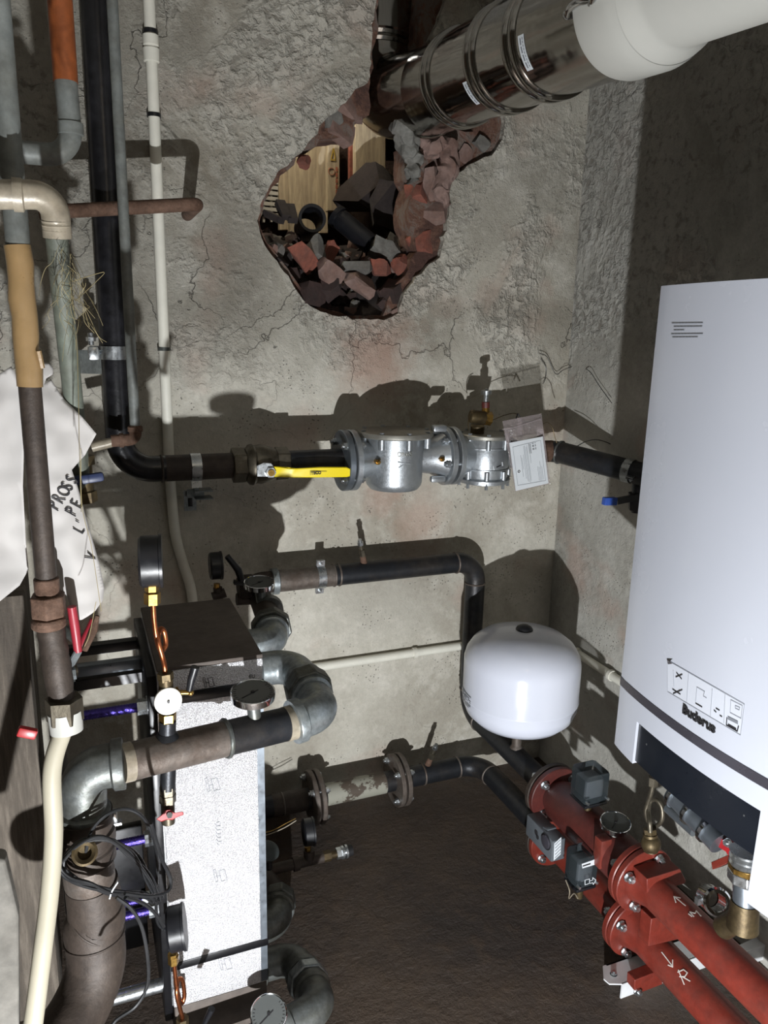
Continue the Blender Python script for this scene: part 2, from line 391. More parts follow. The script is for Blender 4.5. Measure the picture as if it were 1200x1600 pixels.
def text(body, size, o, xd, yd, mat, parent, name='lettering', th=.0005, bold=0, align='LEFT', squeeze=1.0, warp=None):
    cu = bpy.data.curves.new('t', 'FONT'); cu.body = body; cu.size = size; cu.extrude = th; cu.offset = bold; cu.align_x = align
    t = bpy.data.objects.new('t', cu); COL.objects.link(t)
    dg = bpy.context.evaluated_depsgraph_get(); me = bpy.data.meshes.new_from_object(t.evaluated_get(dg))
    bpy.data.objects.remove(t); bpy.data.curves.remove(cu)
    me.transform(Matrix.Diagonal((squeeze, 1, 1, 1)))
    xd = V(xd).normalized(); yd = V(yd); yd = (yd-xd*yd.dot(xd)).normalized(); zd = xd.cross(yd)
    me.transform(Matrix.Translation(V(o)-(ORG[parent] if parent else V((0,0,0)))) @ Matrix((xd, yd, zd)).transposed().to_4x4())
    if warp:
        for v in me.vertices: v.co = warp(v.co+ORG[parent])-ORG[parent]
    me.name = name; me.materials.clear(); me.materials.append(MT[mat])
    ob = bpy.data.objects.new(name, me); COL.objects.link(ob); ob.parent = parent; ORG[ob] = ORG[parent]; return ob
# ================================================================== the room shell
D, RW = 2.35, 1.66
def jag(poly, amp, step, seed):
    """polygon (px,px) with extra ragged points"""
    rnd = random.Random(seed); out = []
    for (x0, y0), (x1, y1) in zip(poly, poly[1:]+poly[:1]):
        n = max(1, int(math.hypot(x1-x0, y1-y0)/step))
        for k in range(n):
            t = k/n; j = amp if k else amp*.4
            out.append((x0+(x1-x0)*t+rnd.uniform(-j, j), y0+(y1-y0)*t+rnd.uniform(-j, j)))
    return out
def wall_with_hole(hole, y0, y1, x0, x1, zt):
    bm = bmesh.new(); es = []
    for loop in ([V((x0, y0, -.02)), V((x1, y0, -.02)), V((x1, y0, zt)), V((x0, y0, zt))], [V((p.x, y0, p.z)) for p in hole]):
        vs = [bm.verts.new(p) for p in loop]
        es += [bm.edges.new((vs[i], vs[(i+1) % len(vs)])) for i in range(len(vs))]
    bmesh.ops.triangle_fill(bm, use_beauty=True, use_dissolve=False, edges=es)
    r = bmesh.ops.extrude_face_region(bm, geom=bm.faces[:])
    for e in r['geom']:
        if isinstance(e, bmesh.types.BMVert): e.co.y = y1
    m = MB(); m.bm.free(); m.bm = bm; return m
O1 = [(588,-75),(588,0),(581,40),(578,110),(574,130),(556,138),(532,165),(505,190),(490,214),(470,240),(440,262),(418,300),(407,320),(402,345),(408,372),(426,402),(445,425),(460,450),(475,470),(500,487),(530,495),(560,499),(600,501),(622,490),(628,468),(645,440),(664,420),(688,402),(693,376),(698,348),(702,313),(706,281),(730,257),(768,243),(786,216),(790,190),(780,120),(735,95),(685,88),(672,62),(688,22),(697,0),(702,-75)]
O2 = [(592,-75),(592,40),(583,90),(578,140),(578,180),(558,182),(553,212),(500,217),(494,229),(466,232),(462,258),(440,270),(420,304),(411,325),(407,345),(413,368),(432,396),(450,418),(466,444),(482,466),(505,480),(532,489),(565,493),(598,492),(606,470),(622,440),(640,420),(652,392),(640,352),(640,318),(648,290),(640,262),(640,225),(655,205),(700,200),(740,206),(742,150),(720,112),(662,100),(655,60),(662,0),(664,-75)]
h1 = [at(x, y, Y=D) for x, y in jag(O1, 2.6, 9, 3)]; h2 = [at(x, y, Y=D+.02) for x, y in jag(O2, 3.2, 11, 5)]
struct('wall_back', wall_with_hole(h1, D, D+.026, -1.3, RW+.1, 2.75), 'plaster', flat=True)
t = NT('brick and mortar core'); bn = t.ramp(t.noise(9, 7, .7, None, .5), [(.4, rgb('#5b4038')), (.5, rgb('#84604f')), (.58, rgb('#8b7f76')), (.68, rgb('#95604d'))])
t.set(bn, .95); t.bump(t.math('ADD', t.noise(30, 7, .8), t.noise(8, 4)), 1., .03); MT['core'] = t.m
struct('wall_back_core', wall_with_hole(h2, D+.026, D+.15, -1.3, RW+.1, 2.75), 'core', flat=True)
m = MB(); m.box((RW+.08, .45, 1.37), (.16, 4.1, 2.78)); struct('wall_right', m, 'plaster_side')
m = MB(); m.box((.2, .55, -.06), (3.6, 4.5, .12)); struct('floor', m, 'floor')
m = MB(); m.box((.2, .55, 2.81), (3.6, 4.5, .12)); struct('ceiling', m, 'plaster_side')
# low dark stub wall at the far left and the pale slab leaning on it
p0 = at(62, 1200, Y=1.75); pt = at(30, 930, Y=1.75).z
m = MB(); m.box((p0.x-.3, 1.85, pt/2), (.6, .2, pt), bev=.006)
t = NT('grimy dark render'); v = t.mapping((14, 14, 1.2)); n1 = t.noise(3, 6, .7, v)
t.set(t.ramp(n1, [(.3, rgb('#38322c')), (.52, rgb('#564e45')), (.7, rgb('#756c61'))]), .85); t.bump(t.noise(30, 6, .8), .5, .01); MT['grime'] = t.m
struct('wall_left', m, 'grime')
m = MB(); a, b = at(-40, 1335, Y=1.13), at(8, 1345, Y=1.13); c = at(30, 1640, Y=1.13); e = at(-40, 1640, Y=1.13)
m.prism([a, b, (a+(b-a)*1.15)+V((.004, 0, -.1)), c, e], (0, .03, 0))
MT['slab'] = two('dusty grey slab', '#6f6c66', '#5b5852', 6, .5, .2, .9, 0, .3, 60)
tag(m.build('plaster_slab', 'slab', bevel=.004), 'pale chipped plaster slab standing in the bottom left corner against the dark wall', 'slab')
# shaft behind the hole
m = MB(); m.box((.85, 3.16, 1.8), (1.8, .06, 2.2)); m.box((-.08, 2.84, 1.8), (.06, .68, 2.2)); m.box((1.70, 2.84, 1.8), (.06, .68, 2.2))
m.box((.8, 2.84, 1.45), (1.8, .68, .1)); m.box((.8, 2.84, 2.94), (1.8, .68, .1))
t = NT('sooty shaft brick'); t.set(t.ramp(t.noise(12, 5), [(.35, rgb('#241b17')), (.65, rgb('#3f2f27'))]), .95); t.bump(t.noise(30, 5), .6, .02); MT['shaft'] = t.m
struct('wall_shaft', m, 'shaft')
# steep heap of soot and dust that the rubble lies on
def heap(x, w):
    """point on the heap's front: w = 0 at the rim of the hole, 1 at its crest"""
    u_ = (x-.83)/.27; rim = 1.675+.26*abs(u_)**1.7*(1 if u_ < 0 else .85)
    z = min(rim+.25*w, 1.955+.02*noise.noise(V((x*9, 3, 0)))) if w > 0 else rim+.25*w
    return V((x, max(D+.045, D+.05+.26*w+.012*noise.noise(V((x*40, w*9, 0)))), z+.012*noise.noise(V((x*30, w*8, 5)))))
m = MB(); nx, ny = 40, 16; g = []
for j in range(ny):
    g.append([m.bm.verts.new(heap(.52+.60*i/(nx-1), -.25+1.35*j/(ny-1))) for i in range(nx)])
for j in range(ny-1):
    for i in range(nx-1): m.face((g[j][i], g[j][i+1], g[j+1][i+1], g[j+1][i]))
o = struct('trim_rubble_bed', m, 'soot'); sd = o.modifiers.new('s', 'SOLIDIFY'); sd.thickness = .03; sd.offset = -1
def chunk(c, size, mat, seed, rot=0, round_=.0, name='brick_chunk'):
    """broken piece: a box cut at random angles"""
    rnd = random.Random(seed); m = MB(); sx, sy, sz = size
    m.box((0, 0, 0), size)
    for k in range(7):
        n = V((rnd.uniform(-1, 1), rnd.uniform(-1, 1), rnd.uniform(-1, 1))).normalized()
        d = (abs(n.x)*sx+abs(n.y)*sy+abs(n.z)*sz)*.5*rnd.uniform(.55, .82)
        r = bmesh.ops.bisect_plane(m.bm, geom=m.bm.verts[:]+m.bm.edges[:]+m.bm.faces[:], plane_co=n*d, plane_no=n, clear_outer=True)
        es = [e for e in r['geom_cut'] if isinstance(e, bmesh.types.BMEdge)]
        if es:
            try: bmesh.ops.contextual_create(m.bm, geom=es)
            except Exception: pass
    bmesh.ops.triangulate(m.bm, faces=m.bm.faces[:])
    bmesh.ops.subdivide_edges(m.bm, edges=m.bm.edges[:], cuts=1, use_grid_fill=True)
    for v in m.bm.verts: v.co += v.co.normalized()*noise.noise(v.co*45+V((seed, 0, 0)))*.006
    R = Matrix.Rotation(rnd.uniform(-.5, .5)+rot, 3, 'Y') @ Matrix.Rotation(rnd.uniform(-1, 1), 3, 'Z') @ Matrix.Rotation(rnd.uniform(-.6, .6), 3, 'X')
    for v in m.bm.verts: v.co = R @ v.co + V(c)
    return m.build(name, mat, loc=c, angle=25)
# ================================================================== rubble in the broken opening
def chunks():
    L = [  # px, py, Y, size, mat, rot, label
     (471,398,2.41,(.115,.05,.055),'brick',.8,'long red brick piece lying slanted on the left of the rubble heap','brick'),
     (660,380,2.405,(.090,.07,.072),'brick',.05,'large bright red brick left sticking out at the right edge of the wall hole','brick'),
     (594,418,2.42,(.055,.05,.05),'brick',.3,'small red brick piece under the grey mortar lump in the heap','brick'),
     (625,413,2.42,(.045,.05,.05),'brick',-.3,'brownish red brick piece right of the small red one in the heap','brick'),
     (514,427,2.40,(.075,.06,.06),'brick_pink',.4,'pinkish grey brick piece in the middle left of the rubble heap','brick'),
     (486,462,2.39,(.085,.07,.07),'brick_dark',.2,'dark sooty brick at the lower left edge of the wall hole','brick'),
     (604,394,2.46,(.105,.08,.06),'mortar',.1,'crumbly pale grey mortar lump on top of the rubble heap','mortar lump'),
     (556,420,2.42,(.10,.07,.03),'mortar',.25,'flat grey mortar slab lying across the middle of the heap','mortar lump'),
     (563,444,2.40,(.10,.07,.045),'brick_pink',.1,'flat plaster smeared brick in the lower middle of the heap','brick'),
     (613,458,2.40,(.06,.06,.08),'brick_dark',-.5,'dark brick leaning at the lower right of the wall hole','brick'),
     (516,448,2.41,(.07,.06,.07),'brick_dark',.6,'dark grey brick below the pinkish one in the heap','brick'),
     (650,300,2.40,(.055,.06,.075),'brick',.1,'red brick stub bedded in mortar right of the opening','brick'),
     (676,290,2.385,(.075,.05,.10),'brick_pink',-.3,'tall pinkish brick right of the red stub below the flue','brick'),
     (690,255,2.385,(.09,.05,.07),'brick_pink',.5,'pinkish brick just under the steel flue','brick'),
     (680,330,2.385,(.075,.05,.08),'brick_pink',.2,'plaster smeared brick above the large red one','brick'),
     (660,345,2.42,(.07,.06,.05),'mortar',.1,'mortar lump above the large red brick at the right edge','mortar lump'),
     (726,245,2.385,(.07,.04,.05),'brick_pink',.2,'pale brick piece under the flue at the far right end of the hole','brick'),
     (752,222,2.37,(.05,.03,.04),'mortar',.5,'pale mortar piece wedged under the flue','mortar lump'),
     (622,490,2.372,(.05,.03,.04),'brick_pink',.2,'pink brick corner at the lowest right edge of the hole','brick'),
     (545,165,2.395,(.11,.04,.09),'brick_pink',.1,'pinkish brick in the wall left of the flue elbow','brick'),
     (528,202,2.395,(.10,.04,.06),'brick_pink',-.1,'lower pinkish brick hanging over the opening','brick'),
     (520,185,2.375,(.055,.02,.05),'mortar',.2,'white mortar dab on the brick left of the flue','mortar lump'),
     (475,252,2.40,(.05,.03,.03),'brick',.1,'small red brick edge under the square black hole','brick'),
     (516,392,2.47,(.02,.05,.06),'brick',.6,'thin orange tile sliver standing in the rubble','tile sliver'),
     (494,392,2.44,(.06,.05,.07),'mortar',.9,'grey mortar piece right of the long red brick','mortar lump'),
    ]
    for i, (x, y, Y, s, mt, r, lab, cat) in enumerate(L):
        tag(chunk(at(x, y, Y=Y), s, mt, 11+i*7, r, name='mortar_lump' if cat == 'mortar lump' else 'tile_sliver' if 'sliver' in cat else 'brick_chunk'), lab, cat, 'broken bricks and mortar in the wall opening')
    rnd = random.Random(4)
    for k in range(110):
        x = .83+rnd.uniform(-.24, .23); q_ = heap(x, rnd.uniform(.0, .95))
        c = chunk(q_+V((0, -.006, .004)), tuple(rnd.uniform(.020, .05) for _ in range(3)), rnd.choice(['soot', 'brick_dark', 'brick_dark', 'soot', 'mortar', 'brick_pink', 'brick_dark', 'brick_dark']), 300+k, rnd.uniform(-1, 1), name='rubble_chunk')
        tag(c, 'small dusty rubble chunk in the heap at the bottom of the wall hole', 'rubble', 'small rubble chunks in the wall hole')
chunks()
# mortar collar daubed around the flue where it enters the wall
def lumpy(path, rad, seed, name, mat):
    m = MB(); P = smooth(path, 6); n = len(P)
    rr = [rad*(.5+.6*math.sin(math.pi*(i+.6)/(n+.4))+.35*noise.noise(V((i*.5, seed, 0)))) for i in range(n)]
    m.tube(P, rad, 14, radii=rr)
    bmesh.ops.subdivide_edges(m.bm, edges=m.bm.edges[:], cuts=1, use_grid_fill=True)
    for v in m.bm.verts: v.co += V((noise.noise(v.co*38), noise.noise(v.co*38+V((9, 0, 0))), noise.noise(v.co*38+V((0, 9, 0)))))*.016
    return m.build(name, mat, angle=25)
tag(lumpy([at(x, y, Y=2.33) for x, y in ((664,92),(650,112),(640,138),(634,165),(632,195),(638,225),(646,252),(644,285))], .036, 2.2, 'mortar_collar', 'mortar'), 'ragged grey mortar ridge smeared down the left side of the steel flue', 'mortar')
tag(lumpy([at(x, y, Y=2.345) for x, y in ((655,205),(668,235),(690,225),(700,262),(688,300),(700,322))], .028, 5.1, 'mortar_patch', 'brick_pink'), 'pinkish mortar patch hanging below the steel flue', 'mortar')
# things lying and standing behind the opening
def board(x0, x1, y0, y1, Y, th, label, mat='wood', name='plank'):
    m = MB(); m.prism([at(x0, y0, Y=Y), at(x1, y0, Y=Y), at(x1, y1, Y=Y), at(x0, y1, Y=Y)], (0, th, 0))
    return tag(m.build(name, mat, bevel=.003, loc=at((x0+x1)/2, y1, Y=Y)), label, 'plank')
board(436,452,215,360,3.06,.02,'narrow pale plank at the far left behind the wall opening')
board(452,513,190,365,3.02,.025,'wide pale plank between the grille and the marked plank')
cr = board(512,531,180,330,2.95,.03,'pale plank with faded yellow and red marks behind the wall opening')
board(555,603,160,300,2.90,.03,'pale plank right of the dark gap behind the wall opening')
board(546,556,225,300,2.95,.02,'short orange brown slat beside the dark gap','brick')
board(603,640,170,250,2.98,.02,'dark brown board behind the flue elbow','soot')
pn = lambda x, y: at(x, y, Y=2.948)
m = MB(); q = [pn(517, 250), pn(521, 232), pn(524, 250)]; m.line(q+[q[0]], .004, (0, -1, 0)); MT['faded_yellow'] = simple('faded yellow print', '#b79a3a', .8)
MT['faded_red'] = simple('faded red print', '#9a5b43', .8)
m.build('yellow_triangle_mark', 'faded_yellow', cr)
m = MB(); m.torus(pn(518, 268), (0, 1, 0), .012, .0012, 18, 4)
for k in range(5): m.line([pn(526, 262+k*9), pn(526, 267+k*9)], .008, (0, -1, 0))
m.build('red_marks', 'faded_red', cr)
g = MB(); 
for k in range(9): g.box(at(425, 268+k*8.5, Y=3.08), (.11, .012, .013))
gr = thing('slatted_grille', 'white slatted grille at the left end of the wall opening', 'grille', at(425, 345, Y=3.08))
g.build('slats', 'white_pp', gr)
for x in (411, 423, 436): MB().box(at(x, 300, Y=3.09), (.008, .02, .22)).build('upright', 'white_pp', gr)
def offcut(px, py, Y, r, L, dirv, label):
    c = at(px, py, Y=Y); d = V(dirv).normalized(); t = thing('pipe_offcut', label, 'pipe offcut', c, 'black pipe offcuts on the rubble')
    m = MB(); m.lathe([(0, r*.86), (0, r), (L, r), (L, r*.86), (.004, r*.86)], c, d, 28, cap=False); m.build('tube', 'black_plastic', t)
    MB().lathe([(-.004, r*.9), (-.004, r*1.1), (.012, r*1.1), (.012, r*.9), (-.004, r*.9)], c, d, 28, cap=False).build('rim', 'black_plastic', t)
offcut(488, 341, 2.50, .040, .16, (.15, 1, -.1), 'black plastic pipe offcut showing its open round end on the rubble')
offcut(526, 338, 2.56, .034, .15, (.55, -.5, -.55), 'dark bluish pipe offcut leaning right of the open round one')
for (x0, y0, x1, y1, lab) in ((415,333,440,345,'flat dark stick'),(437,316,447,340,'stubby dark stick'),(452,322,458,345,'thin dark stick')):
    m = MB(); a, b = at(x0, y0, Y=2.52), at(x1, y1, Y=2.47); m.box((a+b)/2, ((b-a).length, .03, .02), b-a); tag(m.build('stick', 'soot', loc=a), lab+' poking up at the left of the rubble', 'stick')
tag(chunk(at(580, 300, Y=2.72), (.20, .1, .17), 'soot', 90, .2, name='soot_block'), 'big soot black block standing behind the rubble heap', 'block')
tag(chunk(at(608, 330, Y=2.66), (.2, .1, .14), 'soot', 95, .1, name='soot_block'), 'lower soot black block at the right behind the rubble heap', 'block')
# ================================================================== flue
dv = -_ray(115, 387).normalized()                     # runs towards the room's near end, falling slightly
FA = at(656, 152, Y=2.36); FR = .117
fl = thing('steel_flue', 'polished stainless steel flue running from the broken wall hole to the white pipe', 'flue pipe', FA)
f0 = lambda s: FA+dv*s
def ringbead(m, s, r=FR, w=.012, h=.008):
    m.lathe([(s-w, r), (s-w*.6, r+h*.75), (s, r+h), (s+w*.6, r+h*.75), (s+w, r)], FA, dv, 64, cap=False)
m = MB(); back = f0(-.19); P = bend([V((back.x-.085, back.y+.01, 2.95)), V((back.x-.06, back.y, back.z+.002)), f0(.12)], .15, 12)
m.tube(P, FR, 56)
for s in (.03, .055): ringbead(m, s, FR, .009, .006)
for zz in (2.545, 2.565): m.lathe([(-.009, FR), (0, FR+.006), (.009, FR)], (back.x-.07, back.y, zz), (0, 0, 1), 56, cap=False)
m.build('elbow', 'flue', fl)
cuts = [.12, .30, .56, .745, 1.02]
for a, b in zip(cuts, cuts[1:]):
    m = MB(); m.lathe([(a, FR), (b, FR)], FA, dv, 72); m.build('flue_section', 'flue', fl)
for s in cuts[1:4]:
    m = MB(); ringbead(m, s-.016); ringbead(m, s+.016); m.lathe([(s-.004, FR+.001), (s+.004, FR+.001)], FA, dv, 64, cap=False); m.build('locking_band', 'flue', fl)
u, v, _ = frame(dv)
def on_flue(s, ang, r=FR): return f0(s) + (u*math.cos(ang)+v*math.sin(ang))*r
def angle_to(s, px, py):
    """angle around the flue that faces the given viewing ray"""
    best = min(range(720), key=lambda k: (lambda q: (q-CAM).normalized().dot(_ray(px, py).normalized())*-1 + (1 if (u*math.cos(k*math.pi/360)+v*math.sin(k*math.pi/360)).dot(q-CAM) > 0 else 0))(on_flue(s, k*math.pi/360)))
    return best*math.pi/360
def s_of(px, py):
    best = min(((f0(s/200)-CAM).normalized().cross(_ray(px, py).normalized()).length, s/200) for s in range(0, 260)); return best[1]
for px, py, w, l in ((737, 147, .026, .062), (820, 82, .024, .07)):
    # the sticker wraps round the tube
    bestd = (9, 0, 0)
    for s in [k/100 for k in range(5, 100)]:
        for k in range(0, 360, 3):
            q = on_flue(s, math.radians(k)); n = (q-f0(s))
            if n.dot(q-CAM) > 0: continue
            dd = (q-CAM).normalized().cross(_ray(px, py).normalized()).length
            if dd < bestd[0]: bestd = (dd, s, math.radians(k))
    _, s, a0 = bestd; m = MB(); n = 8; da = l/FR
    for i in range(n):
        A = a0-da/2+da*i/n; B = A+da/n
        m.quad(on_flue(s-w/2, A, FR+.0008), on_flue(s+w/2, A, FR+.0008), on_flue(s+w/2, B, FR+.0008), on_flue(s-w/2, B, FR+.0008))
    st = m.build('sticker', 'label', fl)
    m = MB()
    for k in range(4):
        A = a0-da*.4+da*k*.22
        m.line([on_flue(s-w*.1, A, FR+.001), on_flue(s-w*.1, A+da*.14, FR+.001)], .004, on_flue(s, A)-f0(s))
    for k in range(9):
        A = a0-da*.42+da*k*.095; m.line([on_flue(s+w*.25, A, FR+.001), on_flue(s+w*.25, A+da*.05, FR+.001)], .002, on_flue(s, A)-f0(s))
    m.build('sticker_print', 'ink_gray', st)
for px, py in ((893, 24), (928, 5)):
    bestd = (9, 0, 0)
    for s in [k/100 for k in range(40, 110)]:
        for k in range(0, 360, 3):
            q = on_flue(s, math.radians(k)); n = (q-f0(s))
            if n.dot(q-CAM) > 0: continue
            dd = (q-CAM).normalized().cross(_ray(px, py).normalized()).length
            if dd < bestd[0]: bestd = (dd, s, math.radians(k))
    _, s, a0 = bestd; m = MB()
    m.tube(smooth([on_flue(s, a0, FR+.004), on_flue(s+.02, a0-.05, FR+.012), on_flue(s+.05, a0-.07, FR+.012), on_flue(s+.075, a0-.04, FR+.004)], 5), .0075, 12)
    m.sphere(on_flue(s-.004, a0, FR+.004), .009, 10); m.build('band_clip', 'chrome', fl)
wf = thing('white_flue_pipe', 'white plastic flue pipe with stepped socket joined to the steel flue at top right', 'flue pipe', f0(1.0))
MB().lathe([(1.0, FR-.004), (1.0, FR+.008), (1.012, FR+.011), (1.09, FR+.011), (1.105, FR+.008), (1.12, FR+.004)], FA, dv, 80, cap=False).build('socket', 'white_pp', wf)
MB().lathe([(1.11, FR+.006), (1.135, FR-.002), (1.15, FR-.012), (1.165, FR-.016), (1.9, FR-.016)], FA, dv, 80).build('pipe', 'white_pp', wf)
# ================================================================== gas line along the back wall
GY, GZ = 2.17, 1.287
gx = lambda px, py=720: at(px, py, Y=GY).x
def weld(m_or_none, c, ax, r, parent, mat='brown_steel'):
    MB().torus(c, ax, r, .0035, 36, 8).build('weld_seam', mat, parent)
g = thing('gas_riser_pipe', 'thick black gas pipe coming down by the white conduit and turning right at an elbow', 'pipe', (.113, GY, GZ))
MB().tube(bend([(.118, GY, 2.74), (.112, GY, GZ), (.46, GY, GZ)], .085, 12), .036, 28).build('pipe', 'black_wrap', g)
weld(0, (gx(252), GY, GZ), (1, 0, 0), .036, g, 'dark_brown_steel'); 
MB().cyl((gx(258), GY, GZ), (.455, GY, GZ), .0365, seg=28).build('brown_length', 'dark_brown_steel', g)
def pipe_clamp(c, ax, r, w, label, group=None, ear=(0, 0, 1), mat='zinc', screw_to=None, two_ears=True):
    """two-part band with bolted ears"""
    c = V(c); ax = V(ax).normalized(); ear = V(ear).normalized(); n = ax.cross(ear)
    t = thing('pipe_clamp', label, 'pipe clamp', c, group)
    MB().lathe([(-w/2, r), (-w/2, r+.0025), (w/2, r+.0025), (w/2, r), (-w/2, r)], c, ax, 40, cap=False).build('band', mat, t)
    for s in ((1, -1) if two_ears else (1,)):
        b = c+ear*s*(r+.011)
        m = MB(); m.box(b+n*.0035, (w, .0025, .022), ax, uz=ear); m.box(b-n*.0035, (w, .0025, .022), ax, uz=ear); m.build('ear', mat, t)
        bolt(b+n*.005, n, .005, .006, t, 'zinc', 'screw'); 
    if screw_to is not None:
        MB().cyl(c-V(screw_to).normalized()*-r, screw_to and V(c)+V(screw_to), .005, seg=10).build('threaded_stud', 'zinc', t)
    return t
pipe_clamp((gx(305), GY, GZ), (1, 0, 0), .037, .028, 'zinc pipe clamp on the brown gas pipe left of the yellow lever valve', 'zinc pipe clamps', ear=(0, -.25, -1), two_ears=False, screw_to=(0, .17, 0))
rb = at(297, 782, Y=2.3); t = thing('strut_bracket', 'slotted galvanized strut bracket below the clamp on the gas pipe', 'bracket', rb)
m = MB(); m.box(rb, (.036, .004, .062)); m.build('slotted_plate', 'galv', t)
m = MB(); m.box(rb+V((0, -.0025, -.005)), (.013, .002, .026), bev=.0009); m.build('slot', 'black_frame', t)
a = at(307, 772, Y=2.27); m = MB()
m.box(a+V((.02, 0, .012)), (.05, .05, .003)); m.box(a+V((.02, 0, -.012)), (.05, .05, .003)); m.box(a+V((.0, 0.02, 0)), (.05, .003, .024)); m.box(a+V((.0, -.005, .02)), (.012, .012, .04)); m.build('channel', 'galv', t)
# ball valve with yellow lever
bv = thing('gas_ball_valve', 'nickel gas ball valve with long yellow lever left of the aluminium filter', 'valve', (gx(410), GY, GZ))
x0, x1, x2, x3, x4 = gx(362), gx(383), gx(394), gx(430), gx(450)
m = MB(); m.hexa((x0, GY, GZ), (x1, GY, GZ), .051, .3); m.build('hex_end', 'nickel_dull', bv, bevel=.003)
m = MB(); m.hexa((x3, GY, GZ), (x4, GY, GZ), .049, .3); m.build('hex_end', 'nickel_dull', bv, bevel=.003)
m = MB(); L = x3-x1; m.lathe([(0, .046), (L*.12, .058), (L*.22, .060), (L*.3, .055), (L*.5, .058), (L*.75, .052), (L, .044)], (x1, GY, GZ), (1, 0, 0), 40); m.build('body', 'nickel_dull', bv)
sx = gx(413, 738); sz = at(413, 738, Y=GY-.07).z
MB().cyl((sx, GY-.045, sz), (sx, GY-.066, sz), .014, seg=16).build('stem', 'brass_dull', bv)
p = lambda px, py: at(px, py, Y=GY-.072)
m = MB(); m.prism([p(401,728), p(412,723), p(424,724), p(428,729), p(428,745), p(402,745)], (0, .004, 0)); m.build('lever_plate', 'zinc', bv, bevel=.001)
m = MB(); m.hexa((sx, GY-.072, sz), (sx, GY-.082, sz), .0155); m.build('nut', 'zinc', bv); MB().cyl((sx, GY-.08, sz), (sx, GY-.087, sz), .0095, seg=20).build('stem_end', 'brass', bv)
m = MB(); pa = [p(428,729), p(440,730), p(452,732), p(462,731), p(500,729), p(540,729), p(546,732), p(548,737), p(546,743), p(540,744.5), p(500,745), p(455,746.5), p(428,745.5)]
for k, q in enumerate(pa):
    if q.x > p(455,735).x: pa[k] = q+V((0, -.012, 0))
A = [m.bm.verts.new(q) for q in pa]; B = [m.bm.verts.new(q+V((0, .011, 0))) for q in pa]; m.bridge(A, B); m.face(A[::-1]); m.face(B)
bmesh.ops.triangulate(m.bm, faces=[f for f in m.bm.faces if len(f.verts) > 4])
hd = m.build('lever_sleeve', 'yellow', bv, bevel=.0025, angle=50)
text('TECO', .0115, p(484,740.5)+V((0, -.0135, 0)), (1, 0, .02), (0, 0, 1), 'ink', hd, 'lever_logo', bold=.0004)
m = MB(); n_ = (0, -1, 0); o_ = V((0, -.0128, 0)); m.line([p(483,741)+o_, p(483,735)+o_, p(508,735)+o_], .0012, n_); m.build('logo_frame', 'ink', hd)
fp = thing('black_pipe_spool', 'short black pipe with welded steel flange between the yellow lever valve and the filter', 'pipe', (gx(490), GY, GZ))
xf = gx(535); 
MB().cyl((x4-.005, GY, GZ), (xf, GY, GZ), .036, seg=28).build('pipe', 'black_steel', fp)
def flange(xc, th, R, mat, parent, ax=(1, 0, 0), c=None, n=8, br=.008, bolts=True, ph=.39, bl=.03, name='flange', sides=(1, -1)):
    ax = V(ax).normalized(); c = V((xc, GY, GZ)) if c is None else V(c)
    m = MB(); m.lathe([(-th/2, R*.45), (-th/2, R-.002), (-th/2+.002, R), (th/2-.002, R), (th/2, R-.002), (th/2, R*.45)], c, ax, 56); fo = m.build(name, mat, parent)
    return fo
def bolts(c, ax, Rb, n, half, r, parent, ph=.39, mat='zinc', h=.012, sides=(1, -1)):
    ax = V(ax).normalized(); u, v, _ = frame(ax); c = V(c)
    for k in range(n):
        q = c+(u*math.cos(ph+2*math.pi*k/n)+v*math.sin(ph+2*math.pi*k/n))*Rb
        m = MB()
        for s in sides: m.lathe([(half, r*1.5), (half+.002, r*1.5)], q, ax*s, 14); m.hexa(q+ax*s*(half+.002), q+ax*s*(half+h), r*1.25); 
        m.cyl(q-ax*(half+h*1.5), q+ax*(half+h*1.5), r*.7, seg=10); m.build('bolt', mat, parent)
FRa = .0925
flange(gx(537), .019, FRa, 'clean_steel', fp)
gf = thing('gas_filter', 'large cast aluminium gas filter with round pot and bolted lid', 'gas filter', (gx(614), GY, GZ-.12))
flange(gx(549), .018, FRa, 'alu', gf); bolts((gx(543), GY, GZ), (1, 0, 0), .0725, 4, .02, .009, gf, ph=math.pi/4)
fx = gx(616); PR = .088
zb = at(612, 772, Y=GY-PR).z+.0; zl = at(616, 688, Y=GY-PR).z
m = MB(); m.lathe([(0, PR*.86), (.012, PR*.97), (.022, PR), (zl-zb, PR*1.02)], (fx, GY, zb), (0, 0, 1), 56)
m.build('pot', 'alu', gf)
for s, xx in ((-1, gx(555)), (1, gx(690))):
    L = abs(xx-fx); m = MB(); m.lathe([(0, .047), (L*.45, .048), (L*.72, .054), (L*.9, .066), (L, .074)], (fx, GY, GZ), (s, 0, 0), 40); m.build('neck', 'alu', gf)
LR = .117; lid = [(math.cos(a_)*LR*(1.0 if k % 2 else 1.0), math.sin(a_)*LR) for k, a_ in enumerate([math.pi*2*i/48 for i in range(48)])]
m = MB(); m.lathe([(0, LR*.97), (.003, LR), (.012, LR), (.016, LR*.985)], (fx+.002, GY, zl), (0, 0, 1), 56); 
ld = m.build('lid', 'alu_lid', gf)
for k in range(8):
    a_ = math.pi*2*(k+.0)/8; q = V((fx+.002+math.cos(a_)*LR*.9, GY+math.sin(a_)*LR*.9, zl))
    m = MB(); m.hexa(q+V((0, 0, .015)), q+V((0, 0, .021)), .0075); m.hexa(q, q-V((0, 0, .012)), .0085); m.cyl(q-V((0,0,.03)), q, .0105, seg=14); m.build('lid_bolt', 'alu', gf)
